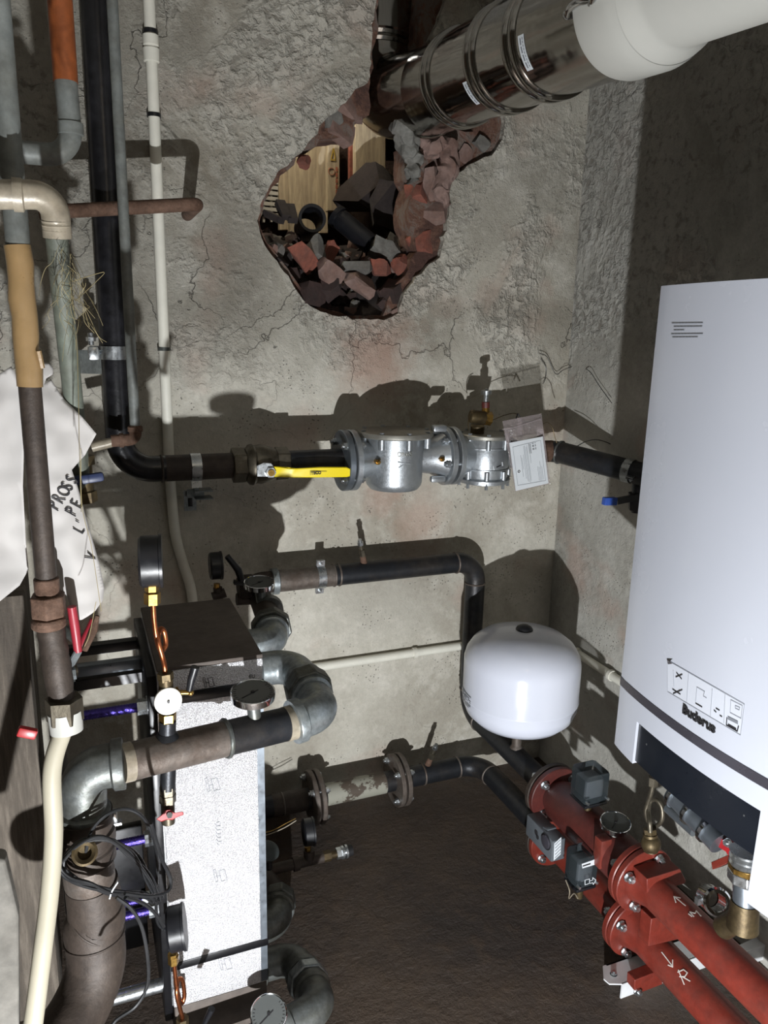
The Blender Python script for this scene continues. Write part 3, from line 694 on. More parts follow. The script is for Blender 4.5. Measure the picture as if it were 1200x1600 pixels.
for s, xx in ((-1, gx(578)), (1, gx(676))):
    q = V((xx, GY-.052, GZ+.002)); m = MB(); m.hexa(q, q-V((0, .018, 0)), .0085); m.cyl(q-V((0, .018, 0)), q-V((0, .025, 0)), .005, seg=10); m.build('test_nipple', 'brass', gf)
    m = MB(); m.box(q+V((.022, .006, 0)), (.04, .003, .003)); m.build('casting_rib', 'alu', gf)
fq = lambda px, py: (lambda X_, Z_: V((X_, GY-math.sqrt(max(1e-5, PR**2-(X_-fx)**2))*1.018-.001, Z_)))(at(px, py, Y=GY-PR).x, at(px, py, Y=GY-PR).z)
text('DN65', .019, at(621, 714, Y=GY-PR), (1, 0, .03), (0, 0, 1), 'alu_lid', gf, 'cast_lettering', th=.001, warp=lambda p: V((p.x, GY-math.sqrt(max(1e-5, PR**2-(p.x-fx)**2))*1.02-.0006+(p.y-(GY-PR)), p.z)))
m = MB(); m.line([fq(622,722), fq(640,724.5)], .002, (0, -1, 0), .0015); m.line([fq(629,727), fq(623,731)], .002, (0, -1, 0), .0015); m.build('cast_mark', 'alu', gf)
flange(gx(693), .018, FRa, 'alu', gf); 
MB().box((gx(677), GY-.03, GZ+.093), (.045, .03, .02), bev=.005).build('casting_lug', 'alu', gf); MB().box((gx(676), GY-.04, GZ-.065), (.05, .02, .02), bev=.006).build('casting_lug', 'alu', gf)
bolts((gx(693)-.002, GY, GZ), (1, 0, 0), .0735, 6, .012, .008, gf, ph=.2, mat='alu', sides=(-1,))
# gas shut-off valve
gs = thing('gas_shutoff_valve', 'silver gas shut-off valve body with brass fitting on top, right of the filter', 'gas valve', (gx(757), GY, GZ))
flange(gx(704)+.004, .018, FRa, 'alu', gs)
vx = gx(757); VR = .078; vz0 = at(757, 752, Y=GY-VR).z; vz1 = at(757, 690, Y=GY-VR).z
m = MB(); m.lathe([(0, VR*.97), (.004, VR), (vz1-vz0-.004, VR), (vz1-vz0, VR*.97)], (vx, GY, vz0), (0, 0, 1), 48); m.build('body', 'alu', gs)
m = MB(); L = vx-gx(712); m.lathe([(0, .05), (L*.5, .05), (L*.8, .066), (L, .080)], (vx, GY, GZ), (-1, 0, 0), 36); m.build('neck', 'alu', gs)
m = MB(); m.lathe([(0, .05), (.10, .05), (.11, .046)], (vx, GY, GZ), (1, 0, 0), 36); m.build('outlet_neck', 'alu', gs)
m = MB(); m.lathe([(0, VR*1.05), (.003, VR*1.12), (.012, VR*1.12), (.015, VR*1.08)], (vx, GY, vz1), (0, 0, 1), 48); m.build('top_cover', 'alu_lid', gs)
m = MB(); m.lathe([(0, VR*.6), (.004, VR*.9), (.008, VR*1.08), (.020, VR*1.10), (.024, VR*1.0)], (vx, GY, vz0-.024), (0, 0, 1), 48); m.build('bottom_cover', 'alu', gs)
m = MB()
for zz in (vz1-.028, vz0+.03): m.lathe([(-.002, VR), (-.002, VR+.003), (.002, VR+.003), (.002, VR)], (vx, GY, zz), (0, 0, 1), 48, cap=False)
m.build('casting_rib', 'alu', gs)
for k in range(8):
    a_ = math.pi*2*(k+.5)/8; q = V((vx+math.cos(a_)*VR*1.02, GY+math.sin(a_)*VR*1.02, 0))
    m = MB(); m.cyl((q.x, q.y, vz1-.03), (q.x, q.y, vz1), .008, seg=12); m.hexa((q.x, q.y, vz1+.015), (q.x, q.y, vz1+.02), .007); m.build('cover_bolt', 'alu', gs)
    m = MB(); m.cyl((q.x, q.y, vz0), (q.x, q.y, vz0+.026), .008, seg=12); m.hexa((q.x, q.y, vz0-.03), (q.x, q.y, vz0), .006); m.build('cover_bolt', 'alu', gs)
q = lambda px, py: (lambda X_, Z_: V((X_, GY-math.sqrt(max(1e-5, VR**2-(X_-vx)**2))-.0008, Z_)))(at(px, py, Y=GY-VR).x, at(px, py, Y=GY-VR).z)
m = MB(); m.quad(q(770,729), q(786,722), q(787,728), q(771,735)); st = m.build('sticker', 'label', gs)
m = MB(); m.line([q(776,730), q(782,727.5)], .003, (0, -1, 0), .0015); m.build('sticker_print', 'ink', st)
# brass thermocouple head with red collar and grey knob
tz = at(748, 672, Y=GY).z; bx = gx(747, 650)
m = MB(); m.cyl((bx, GY, vz1+.01), (bx, GY, tz+.012), .022, seg=24); m.hexa((bx, GY, tz+.012), (bx, GY, tz+.02), .024); m.build('brass_coil_base', 'brass_dull', gs)
c0 = at(734, 650, Y=GY-.01); c1 = at(757, 653, Y=GY-.02)
m = MB(); m.lathe([(0, .018), (.003, .021), (.05, .021), (.054, .018)], c0, c1-c0, 24); m.build('coil', 'brass_dull', gs)
m = MB(); m.hexa(c1, c1+(c1-c0).normalized()*.022, .022, .4); k0 = at(759, 648, Y=GY-.015); k1 = at(759, 637, Y=GY-.01); m.cyl(k0, k1, .014, .012, 16); m.build('brass_elbow', 'brass', gs)
m = MB(); k2 = at(759, 628, Y=GY-.01); m.cyl(k1, k2, .013, seg=18); m.build('red_collar', 'red_body_shaded', gs)
m = MB(); k3 = at(760, 616, Y=GY-.01); k4 = at(760, 610, Y=GY-.01); m.cyl(k2, k3, .0085, seg=18); m.cyl(k3, k4, .0165, seg=24); m.cyl(k4, at(760, 607.5, Y=GY-.01), .005, seg=10); m.build('grey_knob', 'zinc', gs)
m = MB(); m.tube(smooth([at(x, y, Y=GY-.03) for x, y in ((732,672),(732,655),(736,645),(742,641))], 6), .0016, 6)
m.tube(smooth([at(x, y, Y=GY-.04) for x, y in ((760,658),(768,657),(785,650),(800,646),(808,647))], 6), .0014, 6); m.build('capillary_tube', 'brass_dull', gs)
m = MB(); m.tube([at(809,646,Y=GY-.05), at(806,655,Y=GY-.05)], .0022, 6); m.tube([at(809,646,Y=GY-.05), at(815,658,Y=GY-.05)], .0022, 6); m.build('cable_tie', 'black_plastic', gs)
# bag with leaflet hanging in front of the valve
BY = GY-.11; bp = lambda x, y, o=0: at(x, y, Y=BY+o)
bg = thing('document_bag', 'clear plastic bag with a white printed leaflet tied to the gas shut-off valve', 'bag', bp(825, 765))
m = MB(); N = 12
def bag_sheet(off, sgn):
    rows = []
    for j in range(N+1):
        v_ = j/N; r_ = []
        for i in range(N+1):
            u_ = i/N; A = V((785, 658)).lerp(V((846, 646)), u_); B = V((805, 768)).lerp(V((860, 756)), u_); q_ = A.lerp(B, v_)
            pnt = bp(q_.x, q_.y, off + sgn*.010*math.sin(math.pi*u_)*math.sin(math.pi*min(1, v_*1.2+.05))+.004*noise.noise(V((u_*4, v_*4, off*50))))
            r_.append(m.bm.verts.new(pnt))
        rows.append(r_)
    for j in range(N):
        for i in range(N): m.face((rows[j][i], rows[j][i+1], rows[j+1][i+1], rows[j+1][i]))
bag_sheet(0, -1); bag_sheet(.006, 1); m.build('bag', 'bag', bg)
m = MB(); m.line([bp(786,671,-.008), bp(800,669,-.011), bp(845,655,-.008)], .004, (0, -1, 0)); m.build('zip_seal', 'bag', bg)
lf = [(796,692),(848,682),(857,755),(806,767)]
m = MB(); m.prism([bp(x, y, -.013) for x, y in lf], (0, .0012, 0)); lo = m.build('leaflet', 'label', bg)
def lp(u_, v_): A = V(lf[0]).lerp(V(lf[1]), u_); B = V(lf[3]).lerp(V(lf[2]), u_); q_ = A.lerp(B, v_); return bp(q_.x, q_.y, -.0135)
m = MB(); w_ = .0007
for u_, a_, b_ in ((.08,.1,.9),(.92,.07,.93)): m.line([lp(u_, a_), lp(u_, b_)], w_, (0, -1, 0))
m.line([lp(.08,.1), lp(.9,.07)], w_, (0, -1, 0)); m.line([lp(.08,.9), lp(.92,.93)], w_, (0, -1, 0))
for u_, a_, b_ in ((.28,.3,.75),(.31,.35,.6),(.36,.3,.8),(.40,.12,.85),(.43,.12,.88),(.47,.15,.9),(.50,.12,.86),(.56,.08,.5),(.74,.6,.9),(.78,.62,.92),(.82,.5,.9),(.86,.62,.9)): m.line([lp(u_, a_), lp(u_, b_)], w_, (0, -1, 0))
m.build('leaflet_lines', 'ink_gray', lo)
m = MB()
for i in range(7):
    for j in range(5):
        if (i*3+j*5+i*j) % 3: q_ = lp(.64+j*.028, .10+i*.022); m.box(q_, (.0022, .0006, .0022))
for u_ in (.56,.60): m.line([lp(u_,.1), lp(u_,.30)], .0014, (0, -1, 0))
m.torus(lp(.17,.62), (0, 1, 0), .0035, .0012, 12, 5); m.build('leaflet_print', 'ink', lo)
# pipe to the right of the valve
pr = thing('gas_outlet_pipe', 'gas pipe running right from the shut-off valve, rusty then black behind the boiler', 'pipe', (gx(862, 710), GY, GZ))
e0 = V((vx+.09, GY, GZ)); e1 = V((gx(866, 712), GY, GZ)); 
e2 = at(1015, 744, Y=1.86); 
m = MB(); P = bend([e0, e1, e2], .05, 5); m.tube(P, .036, 26); m.build('pipe', 'black_steel', pr)
MB().cyl(e0, e1-V((.012, 0, 0)), .0366, seg=26).build('rusty_length', 'rust', pr)
MB().torus(e1+(e2-e1)*.06, e2-e1, .0365, .004, 36, 8).build('weld_seam', 'galv_dark', pr)
dg = (e2-e1).normalized(); cc = e1+(e2-e1)*.80
pipe_clamp(cc, dg, .0365, .026, 'wide zinc clamp on the black gas pipe next to the boiler edge', 'zinc pipe clamps', ear=(-.5, -.8, -.25), screw_to=(.05, .12, 0))
bvv = thing('blue_lever_valve', 'ball valve with short blue lever under the gas pipe beside the boiler', 'valve', at(985, 782, Y=1.9))
m = MB(); m.cyl(at(998, 745, Y=1.92), at(996, 800, Y=1.92), .02, seg=18); m.hexa(at(996, 770, Y=1.92), at(996, 795, Y=1.92), .03); m.build('body', 'black_steel', bvv)
m = MB(); a, b = at(964, 783, Y=1.88), at(998, 776, Y=1.86); m.box((a+b)/2, ((b-a).length, .012, .020), b-a, uz=(0, 0, 1)); m.build('lever', 'black_plastic', bvv)
m = MB(); a, b = at(945, 783, Y=1.88), at(960, 783, Y=1.88); m.box((a+b)/2, ((b-a).length+.01, .018, .024), b-a, uz=(0, 0, 1), bev=.002); m.build('blue_grip', 'blue', bvv)
# thin sensor wires at the corner
tag(MB().tube(smooth([at(x, y, Y=D-.012) for x, y in ((845,560),(853,575),(852,592),(848,600))], 6)+[], .0013, 5).build('loose_wire', 'cable'), 'short thin dark wire hanging on the wall above the bag', 'wire')
tag(MB().tube(smooth([at(x, y, Y=D-.02) for x, y in ((843,552),(855,558),(868,584),(880,578),(894,573),(906,575))]+[at(x, y, X=RW-.02) for x, y in ((921,580),(936,602),(956,630))], 6), .0013, 5).build('loose_wire', 'cable'), 'long thin dark wire looping around the wall corner above the gas pipe', 'wire')
tag(MB().tube(smooth([at(x, y, Y=2.08) for x, y in ((900,698),(915,690),(932,687),(950,692),(962,700),(968,708))], 6), .0015, 5).build('loose_wire', 'cable'), 'thin wire arching over the black gas pipe near the boiler', 'wire')
tag(MB().tube(smooth([at(x, y, Y=GY-.08) for x, y in ((846,664),(855,660),(863,668),(866,680),(870,692))], 6), .0012, 5).build('loose_wire', 'brass_dull'), 'thin copper coloured wire beside the document bag', 'wire')
# ================================================================== conduits
c = thing('wall_conduit', 'white plastic conduit running down the back wall with a grey joint and an S-bend', 'conduit', at(300, 945, Y=2.332))
CX = .257
m = MB(); m.tube(smooth([(CX, 2.332, 2.74), (CX, 2.332, 2.2), (CX, 2.332, 1.7), (CX, 2.332, 1.30)]+[tuple(at(x, y, Y=2.332)) for x, y in ((268,775),(274,835),(286,880),(297,915),(302,950))]+[(.315, 2.332, .70), (.315, 2.332, .05)], 7), .0155, 18); m.build('conduit', 'white_pvc', c)
zz = lambda y: at(240, y, Y=2.332).z
m = MB(); m.lathe([(0, .0165), (.0, .0205), (zz(56)-zz(72), .0205), (zz(56)-zz(73), .0185), (zz(56)-zz(76), .0185), (zz(56)-zz(77), .0215), (zz(56)-zz(97), .0205), (zz(56)-zz(98), .0165)], (CX, 2.332, zz(56)), (0, 0, -1), 24); m.build('coupling', 'white_pvc', c)
for y in (50, 180, 545):
    MB().lathe([(-.005, .0165), (-.005, .0185), (.005, .0185), (.005, .0165)], (CX, 2.334, zz(y)), (0, 0, 1), 20, cap=False).build('clip', 'black_plastic' if y != 545 else 'galv_dark', c)
c = thing('low_conduit', 'white plastic conduit running level along the back wall and the right wall behind the tank', 'conduit', at(600, 1027, Y=2.332))
cz = at(600, 1027, Y=2.332).z
m = MB(); m.tube(bend([(.30, 2.332, cz), (RW-.018, 2.332, cz), (RW-.018, .6, cz)], .03), .0150, 16); m.build('conduit', 'white_pvc', c)
for q, ax in (((at(648, 1018, Y=2.332).x, 2.332, cz), (1,0,0)), ((RW-.018, at(908, 1017, X=RW).y, cz), (0,1,0)), ((RW-.018, at(962, 1052, X=RW).y, cz), (0,1,0))):
    MB().lathe([(-.007, .0155), (-.007, .019), (.007, .019), (.007, .0155)], q, ax, 20, cap=False).build('clip', 'white_pvc', c)
# ================================================================== heating pipe along the wall, riser, run to the red header
PY, PR2 = 2.25, .0345
pz = at(560, 895, Y=PY).z; RX = at(737, 1010, Y=PY).x; MZ = at(848, 1222, X=RX).z; MY = at(862, 1262, X=RX).y
hp = thing('heating_pipe', 'dark steel pipe along the back wall turning down behind the white tank', 'pipe', (RX, PY, MZ))
px_ = lambda x, y=890: at(x, y, Y=PY).x
P = bend([(px_(425), PY, pz), (RX, PY, pz), (RX, PY, MZ), (RX, MY, MZ)], [.075, .085], 12)
MB().tube(P, PR2, 28).build('pipe', 'black_steel', hp)
MB().cyl((px_(428), PY, pz), (px_(520), PY, pz), PR2+.0006, seg=28).build('brown_length', 'brown_steel', hp)
m = MB(); m.lathe([(0, .030), (0, .0415), (.018, .0425), (.022, .036)], (px_(424), PY, pz), (1, 0, 0), 32); m.build('end_collar', 'galv', hp)
for q, ax in (((px_(521), PY, pz), (1,0,0)), ((px_(529), PY, pz), (1,0,0)), ((RX-.08, PY, pz), (1,0,0)), ((RX, PY, pz-.08), (0,0,1)), ((RX, PY-.088, MZ), (0,1,0)), ((RX, PY, MZ+.088), (0, 0, 1))):
    MB().torus(q, ax, PR2, .0035, 36, 8).build('weld_seam', 'brown_steel', hp)
pipe_clamp((px_(500), PY, pz), (1, 0, 0), PR2+.001, .026, 'zinc pipe clamp with ears on the heating pipe left of the vent nipple', 'zinc pipe clamps', ear=(0, -.12, 1))
def vent(base, tip, label, mat0='rust'):
    base, tip = V(base), V(tip); d = tip-base; t = thing('vent_nipple', label, 'vent nipple', base, 'vent nipples on the pipes')
    MB().lathe([(0, .012), (d.length*.15, .0105), (d.length*.35, .0095)], base, d, 16).build('boss', mat0, t)
    m = MB(); m.hexa(base+d*.35, base+d*.6, .011); m.cyl(base+d*.6, base+d*.8, .0075, seg=14); m.build('nut', 'nickel_dull', t)
    m = MB(); m.hexa(base+d*.78, base+d*.9, .010); m.cyl(base+d*.9, tip, .0065, seg=14); m.build('cap', 'zinc', t)
vent(at(569, 879, Y=PY)+V((0, 0, -.005)), at(562, 843, Y=PY-.02), 'small vent nipple standing on the heating pipe below the gas filter')
# ================================================================== pipe near the floor with two flange pairs
FY, FR2 = 2.235, .0365
fz = at(560, 1231, Y=FY).z; FX = at(748, 1201, Y=FY).x; RZ = fz+.005; RY = at(858, 1345, X=FX).y
fxp = lambda x, y=1230: at(x, y, Y=FY).x
lp_ = thing('floor_pipe', 'old floor level pipe with flaking grey paint between two flange pairs', 'pipe', (FX, FY, fz))
P = bend([(.25, FY, fz), (FX, FY, fz), (FX, RY, RZ)], .09, 12)
MB().tube(P, FR2, 28).build('pipe', 'black_steel', lp_)
MB().cyl((fxp(425, 1265), FY, fz), (fxp(478, 1253), FY, fz), FR2+.001, seg=28).build('dark_length', 'dark_brown_steel', lp_)
t = NT('flaking grey paint on rust'); f = t.ramp(t.noise(7, 7, .7), [(.5, 0.), (.53, 1.)]); t.set(t.mix(f, rgb('#8b8a7e'), rgb('#4a4036')), .7); MT['flake'] = t.m
MB().cyl((fxp(508, 1245), FY, fz), (fxp(600, 1225), FY, fz), FR2+.001, seg=28).build('painted_length', 'flake', lp_)
for q, ax in (((FX-.092, FY, fz), (1,0,0)), ((FX, FY-.092, fz), (0,1,0)), ((fxp(660,1215), FY, fz), (1, 0, 0)), ((fxp(441,1262), FY, fz), (1, 0, 0))):
    MB().torus(q, ax, FR2, .0035, 36, 8).build('weld_seam', 'brown_steel', lp_)
for xc, yc in ((492, 1248), (622, 1222)):
    x0 = fxp(xc, yc)
    for s in (-1, 1):
        m = MB(); m.lathe([(-.008, .03), (-.008, .090), (-.005, .0925), (.005, .0925), (.008, .090), (.008, .03)], (x0+s*.0115, FY, fz), (1, 0, 0), 48); m.build('flange', 'brown_steel', lp_)
    bolts((x0, FY, fz), (1, 0, 0), .072, 4, .02, .0085, lp_, ph=.785)
vent(at(668, 1196, Y=FY), at(682, 1163, Y=FY-.03), 'vent nipple leaning right on the floor pipe beside its elbow')
# ================================================================== expansion tank
TY = 1.92; TR = .183
tx = at(814, 1060, Y=TY).x; zt = at(815, 984, Y=TY).z; zb_ = at(805, 1140, Y=TY-.03).z-.004
tk = thing('expansion_tank', 'round white expansion tank standing on a short nipple above the black pipe', 'expansion tank', (tx, TY, zb_))
h = zt-zb_
prof = [(0, .012), (.004, .06), (.012, .105), (.030, .145), (.055, .170), (.085, .1815), (.105, TR), (.108, TR+.0018), (.112, TR+.0018), (.115, TR), (h-.10, TR), (h-.075, .177), (h-.048, .160), (h-.026, .132), (h-.010, .09), (h-.002, .045), (h, .012)]
MB().lathe(prof, (tx, TY, zb_), (0, 0, 1), 80).build('vessel', 'white_enamel', tk, angle=60)
m = MB(); m.lathe([(0, .027), (.004, .027), (.010, .023), (.016, .013), (.018, .003)], (tx, TY, zt-.002), (0, 0, 1), 28); m.build('valve_cap', 'black_plastic', tk, angle=70)
m = MB(); m.hexa((tx, TY, zb_-.014), (tx, TY, zb_+.004), .019); m.build('connection_nut', 'zinc', tk)
m = MB(); m.cyl((tx, TY, MZ+.02), (tx, TY, zb_-.012), .0155, .015, 20); m.lathe([(0, .021), (.006, .018), (.01, .0155)], (tx, TY, MZ+PR2-.003), (0, 0, 1), 20); m.build('nipple', 'brown_steel', tk)
# printed label wrapped on the left of the vessel
m = MB(); dirc = lambda a_: V((math.cos(a_), math.sin(a_), 0))
def tl(a_, z): return V((tx, TY, z)) + dirc(a_)*(TR+.0012)
a0 = math.radians(158)
for k, z in enumerate((.132, .124, .118, .112, .106, .100, .094)):
    z_ = zb_+z
    for j in range(9):
        if (j*k+k) % 5 == 4: continue
        A = a0+.05*j; m.line([tl(A, z_), tl(A+.038, z_)], .0022 if k else .0035, dirc(A))
m.build('label_print', 'ink_gray', tk)
# ================================================================== old pipes at the upper left
AY = 1.30; ax_ = at(38, 500, Y=AY).x; az = lambda y, Y=AY: at(40, y, Y=Y).z
pa = thing('taped_pipe', 'grey steel pipe at far left wrapped with brown tape, in front of the paper', 'pipe', (ax_, AY, az(920)))
MB().cyl((ax_, AY, az(390)), (ax_, AY, 2.74), .0168, seg=20).build('grey_length', 'gray_pvc', pa)
MB().cyl((ax_, AY, az(930)), (ax_, AY, az(390)), .0165, seg=20).build('dark_length', 'dark_brown_steel', pa)
m = MB(); rr = [.0185, .0195, .0175, .0188, .0182, .0192, .0178, .019, .0184]; n = len(rr)
m.tube([(ax_+.0012*math.sin(k*2.1), AY, az(604)+(az(384)-az(604))*k/(n-1)) for k in range(n)], .0185, 20, radii=rr); m.build('tape', 'tape', pa)
# tape tail sticking out
tag(MB().tube([at(60, 548, Y=AY-.015), at(66, 575, Y=AY-.01)], .004, 6).build('tape_tail', 'tape'), 'loose flap of brown tape on the right of the taped pipe', 'tape')
q0 = at(-30, 304, Y=1.235); q1 = at(84, 304, Y=1.235); q2 = at(93, 420, Y=1.28); q3 = at(123, 705, Y=1.44)
pb = thing('old_elbow_pipe', 'grimy pale elbow from the left edge with a dusty grey pipe going down from it', 'pipe', q3)
MB().tube(bend([q0, q1, at(90, 372, Y=1.245)], .035, 10), .0195, 24).build('pale_elbow', 'old_elbow', pb)
MB().lathe([(0, .0185), (0, .0225), (.012, .0225), (.014, .0195)], at(20, 304, Y=1.235), (1, 0, 0), 24).build('elbow_rim', 'old_elbow', pb)
m = MB(); e = at(87, 345, Y=1.24); d = (at(90, 372, Y=1.245)-e).normalized(); m.lathe([(0, .0195), (.003, .0185), (.006, .02), (.009, .018), (.013, .0195), (.017, .0165)], e, d, 20); m.build('thread', 'old_elbow', pb)
MB().tube([at(88, 365, Y=1.245), q2, q3, at(128, 760, Y=1.46)], .0155, 20).build('grey_length', 'green_gray', pb)
bl = thing('blue_butterfly_valve', 'brass valve with dark blue butterfly handle half hidden by the white paper', 'valve', at(134, 785, Y=1.46))
m = MB(); m.cyl(at(128, 715, Y=1.46), at(134, 785, Y=1.46), .016, seg=18); m.hexa(at(132, 768, Y=1.46), at(134, 784, Y=1.46), .021); m.hexa(at(128, 712, Y=1.46), at(129, 726, Y=1.46), .021); m.build('body', 'brass_dull', bl)
m = MB(); m.box(at(137, 748, Y=1.43), (.055, .012, .017), (1, 0, .12), bev=.005); m.build('handle', 'blue_dark', bl)
MB().cyl(at(127, 749, Y=1.425), at(127, 749, Y=1.45), .006, seg=12).build('screw', 'zinc', bl)
OY = 1.70; ox = at(98, 60, Y=OY).x
op = thing('orange_pipe', 'orange painted pipe at the top left changing to grey and bending left', 'pipe', (ox, OY, at(112, 240, Y=OY).z))
ez = at(112, 245, Y=OY).z
MB().tube(bend([(ox, OY, at(100, 120, Y=OY).z), (ox+.004, OY, ez), (-.3, OY, ez)], .045, 9), .0205, 22).build('grey_length', 'gray_pvc', op)
MB().tube([(ox, OY, at(100, 128, Y=OY).z), (ox-.002, OY, 2.74)], .0222, 22).build('orange_length', 'orange', op)
MB().lathe([(0, .0205), (.002, .0235), (.022, .0235), (.024, .0205)], (ox+.003, OY, at(110, 212, Y=OY).z), (0, 0, 1), 22).build('coupling', 'gray_pvc', op)
HY = 2.06; hx = at(194, 350, Y=HY).x; hz = at(216, 683, Y=HY).z
tp = thing('thin_grey_pipe', 'thin grey pipe running down along the right side of the thick black gas pipe', 'pipe', (hx, HY, hz))
MB().tube([(hx, HY, hz+.02), (hx, HY, 2.74)], .0128, 16).build('pipe', 'gray_pvc', tp)
le = at(143, 699, Y=HY)
m = MB(); m.tube(bend([(hx, HY, hz+.03), (hx, HY, hz-.006), (hx-.06, HY, hz-.008)], .02), .0155, 16); m.lathe([(0, .0155), (.0, .019), (.012, .019), (.012, .0155)], (hx, HY, hz+.015), (0, 0, 1), 16); m.lathe([(0, .0155), (.0, .0185), (.010, .0185), (.010, .0155)], (hx-.03, HY, hz-.007), (-1, 0, 0), 16); m.build('rusty_elbow', 'rust', tp)
MB().tube([(hx-.04, HY, hz-.007), le], .0125, 14).build('pale_tail', 'old_elbow', tp)
rp = thing('rusty_pipe', 'rusty horizontal pipe crossing the black pipe and ending in the back wall', 'pipe', at(318, 319, Y=2.098))
a = at(60, 332, Y=2.098); b = at(309, 319, Y=2.098)
MB().tube(bend([a, b, (b.x+.01, 2.37, b.z+.005)], .022, 7), .0165, 18).build('pipe', 'rust', rp)
pc = pipe_clamp((.111, 2.17, at(182, 552, Y=2.13).z), (0, 0, 1), .0365, .034, 'bright zinc clamp holding the thick black gas pipe to a strut on its left', 'zinc pipe clamps', ear=(-1, -.15, 0), two_ears=False)
st = thing('strut_stub', 'short zinc strut with square nut left of the clamp on the black gas pipe', 'strut', at(146, 550, Y=2.18))
m = MB(); a = at(112, 548, Y=2.26); b = at(160, 548, Y=2.15); m.box((a+b)/2, ((b-a).length, .03, .004), b-a, uz=(0, 0, 1)); m.box((a+b)/2+V((0, .012, -.03)), ((b-a).length, .004, .06), b-a, uz=(0, 0, 1)); m.build('channel', 'galv', st)
m = MB(); c_ = at(146, 552, Y=2.11); m.box(c_, (.026, .014, .034), bev=.004); m.build('square_nut', 'zinc', st)
m = MB(); m.cyl(c_+V((-.004, 0, .02)), c_+V((-.004, 0, .05)), .007, seg=12); m.hexa(c_+V((-.004, 0, .03)), c_+V((-.004, 0, .04)), .012); m.build('bolt', 'zinc', st)
# hemp strands hanging off the old pipe
m = MB(); rnd = random.Random(2)
for k in range(34):
    x, y = rnd.uniform(92, 116), rnd.uniform(380, 470); pts = []
    for j in range(5): pts.append(at(x, y, Y=1.20+rnd.uniform(-.01, .05))); x += rnd.uniform(-14, 19); y += rnd.uniform(5, 34)
    m.tube(smooth(pts, 4), .0003, 3)
for pts in (((112,440),(150,428),(163,426),(150,440),(118,470)), ((100,500),(118,520),(122,600),(124,700),(127,800)), ((126,700),(128,790),(142,850),(150,900),(158,955)), ((150,940),(140,990),(132,1010))):
    m.tube(smooth([at(x, y, Y=1.22) for x, y in pts], 5), .0006, 3)
MT['hemp'] = simple('hemp fibre', '#857a58', .9); tag(m.build('hemp_strands', 'hemp'), 'loose hemp strands hanging off the dusty grey pipe at the left', 'hemp', kind='stuff')
# ---- the printed sheet
def sheet(outline, Y, nx, name, warp, label):
    """paper sheet cut to an outline, gently creased"""
    bm = bmesh.new(); vs = [bm.verts.new(at(x, y, Y=Y)) for x, y in outline]
    es = [bm.edges.new((vs[i], vs[(i+1) % len(vs)])) for i in range(len(vs))]
    bmesh.ops.triangle_fill(bm, use_beauty=True, edges=es)
    for _ in range(nx): bmesh.ops.subdivide_edges(bm, edges=[e for e in bm.edges if e.calc_length() > .008], cuts=1, use_grid_fill=False); bmesh.ops.triangulate(bm, faces=[f for f in bm.faces if len(f.verts) > 3])
    for v in bm.verts: v.co.y += warp(v.co)
    m = MB(); m.bm.free(); m.bm = bm; o = m.build(name, 'paper', loc=at(*outline[-1], Y=Y), angle=60)
    s = o.modifiers.new('thickness', 'SOLIDIFY'); s.thickness = .0006
    return tag(o, label, 'paper') if label else o
def wr(p): return .014*math.sin(p.x*38+p.z*9)+.012*noise.noise(p*9)+.005*noise.noise(p*30)
so = sheet([(46,640),(58,568),(76,567),(83,577),(82,586),(72,592),(68,603),(79,593),(100,625),(128,652),(151,679),(133,712),(112,734),(121,760),(132,800),(143,838),(155,880),(163,920),(160,936),(148,950),(128,964),(116,967),(110,944),(104,928),(85,918),(74,860),(66,800),(50,760)], 1.36, 4, 'paper_sheet', wr, 'torn white paper sheet printed PROSS, hung right behind the taped pipe')
wsurf = lambda p: V((p.x, 1.36+wr(V((p.x, 1.36, p.z)))-.0035+(p.y-1.36)*.3, p.z))
def ptext(body, size, x, y, x2, y2):
    a, b = V((x, y)), V((x2, y2)); n = len(body); dd_ = at(x2, y2, Y=1.36)-at(x, y, Y=1.36)
    for k, ch in enumerate(body):
        q_ = a.lerp(b, k/max(1, n-1)); o_ = at(q_.x, q_.y, Y=1.36)
        text(ch, size, o_, (dd_.x, 0, dd_.z), (-dd_.z*.55, 0, dd_.x+.012), 'ink', so, 'printed_letter', .0003, .0002, squeeze=.62, warp=wsurf)
ptext('PROSS', .030, 90, 796, 118, 757); ptext('PE', .030, 117, 806, 125, 795); ptext('L', .028, 128, 833, 136, 823); ptext("'", .028, 133, 822, 141, 812); ptext('V', .028, 147, 876, 154, 866)
sl = sheet([(-25,600),(18,572),(34,600),(44,640),(38,700),(36,760),(40,850),(44,895),(30,918),(0,938),(-25,945)], 1.37, 4, 'paper_sheet', wr, 'white paper sheet at the left edge of the picture, left of the taped pipe')
# ---- fittings below the taped pipe, hose
uf = thing('pipe_union', 'grimy rusty union and lumpy wrapped fittings below the taped pipe', 'fitting', (ax_, AY, az(1120)))
hz_ = [az(y) for y in (905, 930, 960, 1000, 1040, 1080, 1110)]
m = MB(); m.tube([(ax_, AY, az(905)), (ax_, AY, az(935))], .0195, 20); m.hexa((ax_, AY, az(966)), (ax_, AY, az(932)), .0285, .4); m.lathe([(0, .024), (.004, .0275), (.016, .0265), (.02, .022)], (ax_-.002, AY, az(985)), (0, 0, 1), 24); m.build('union_nut', 'rust', uf, bevel=.003)
zs = [az(980)+(az(1130)-az(980))*k/12 for k in range(13)]
m = MB(); m.tube([(ax_+.012*k/12, AY-.02*k/12, z) for k, z in enumerate(zs)], .02, 22, radii=[.0205, .0225, .021, .023, .0215, .0235, .022, .0225, .0205, .0215, .022, .0235, .0225]); 
for v in m.bm.verts: v.co += v.co.normalized()*noise.noise(v.co*60)*.004
m.build('wrapped_length', 'dark_brown_steel', uf)
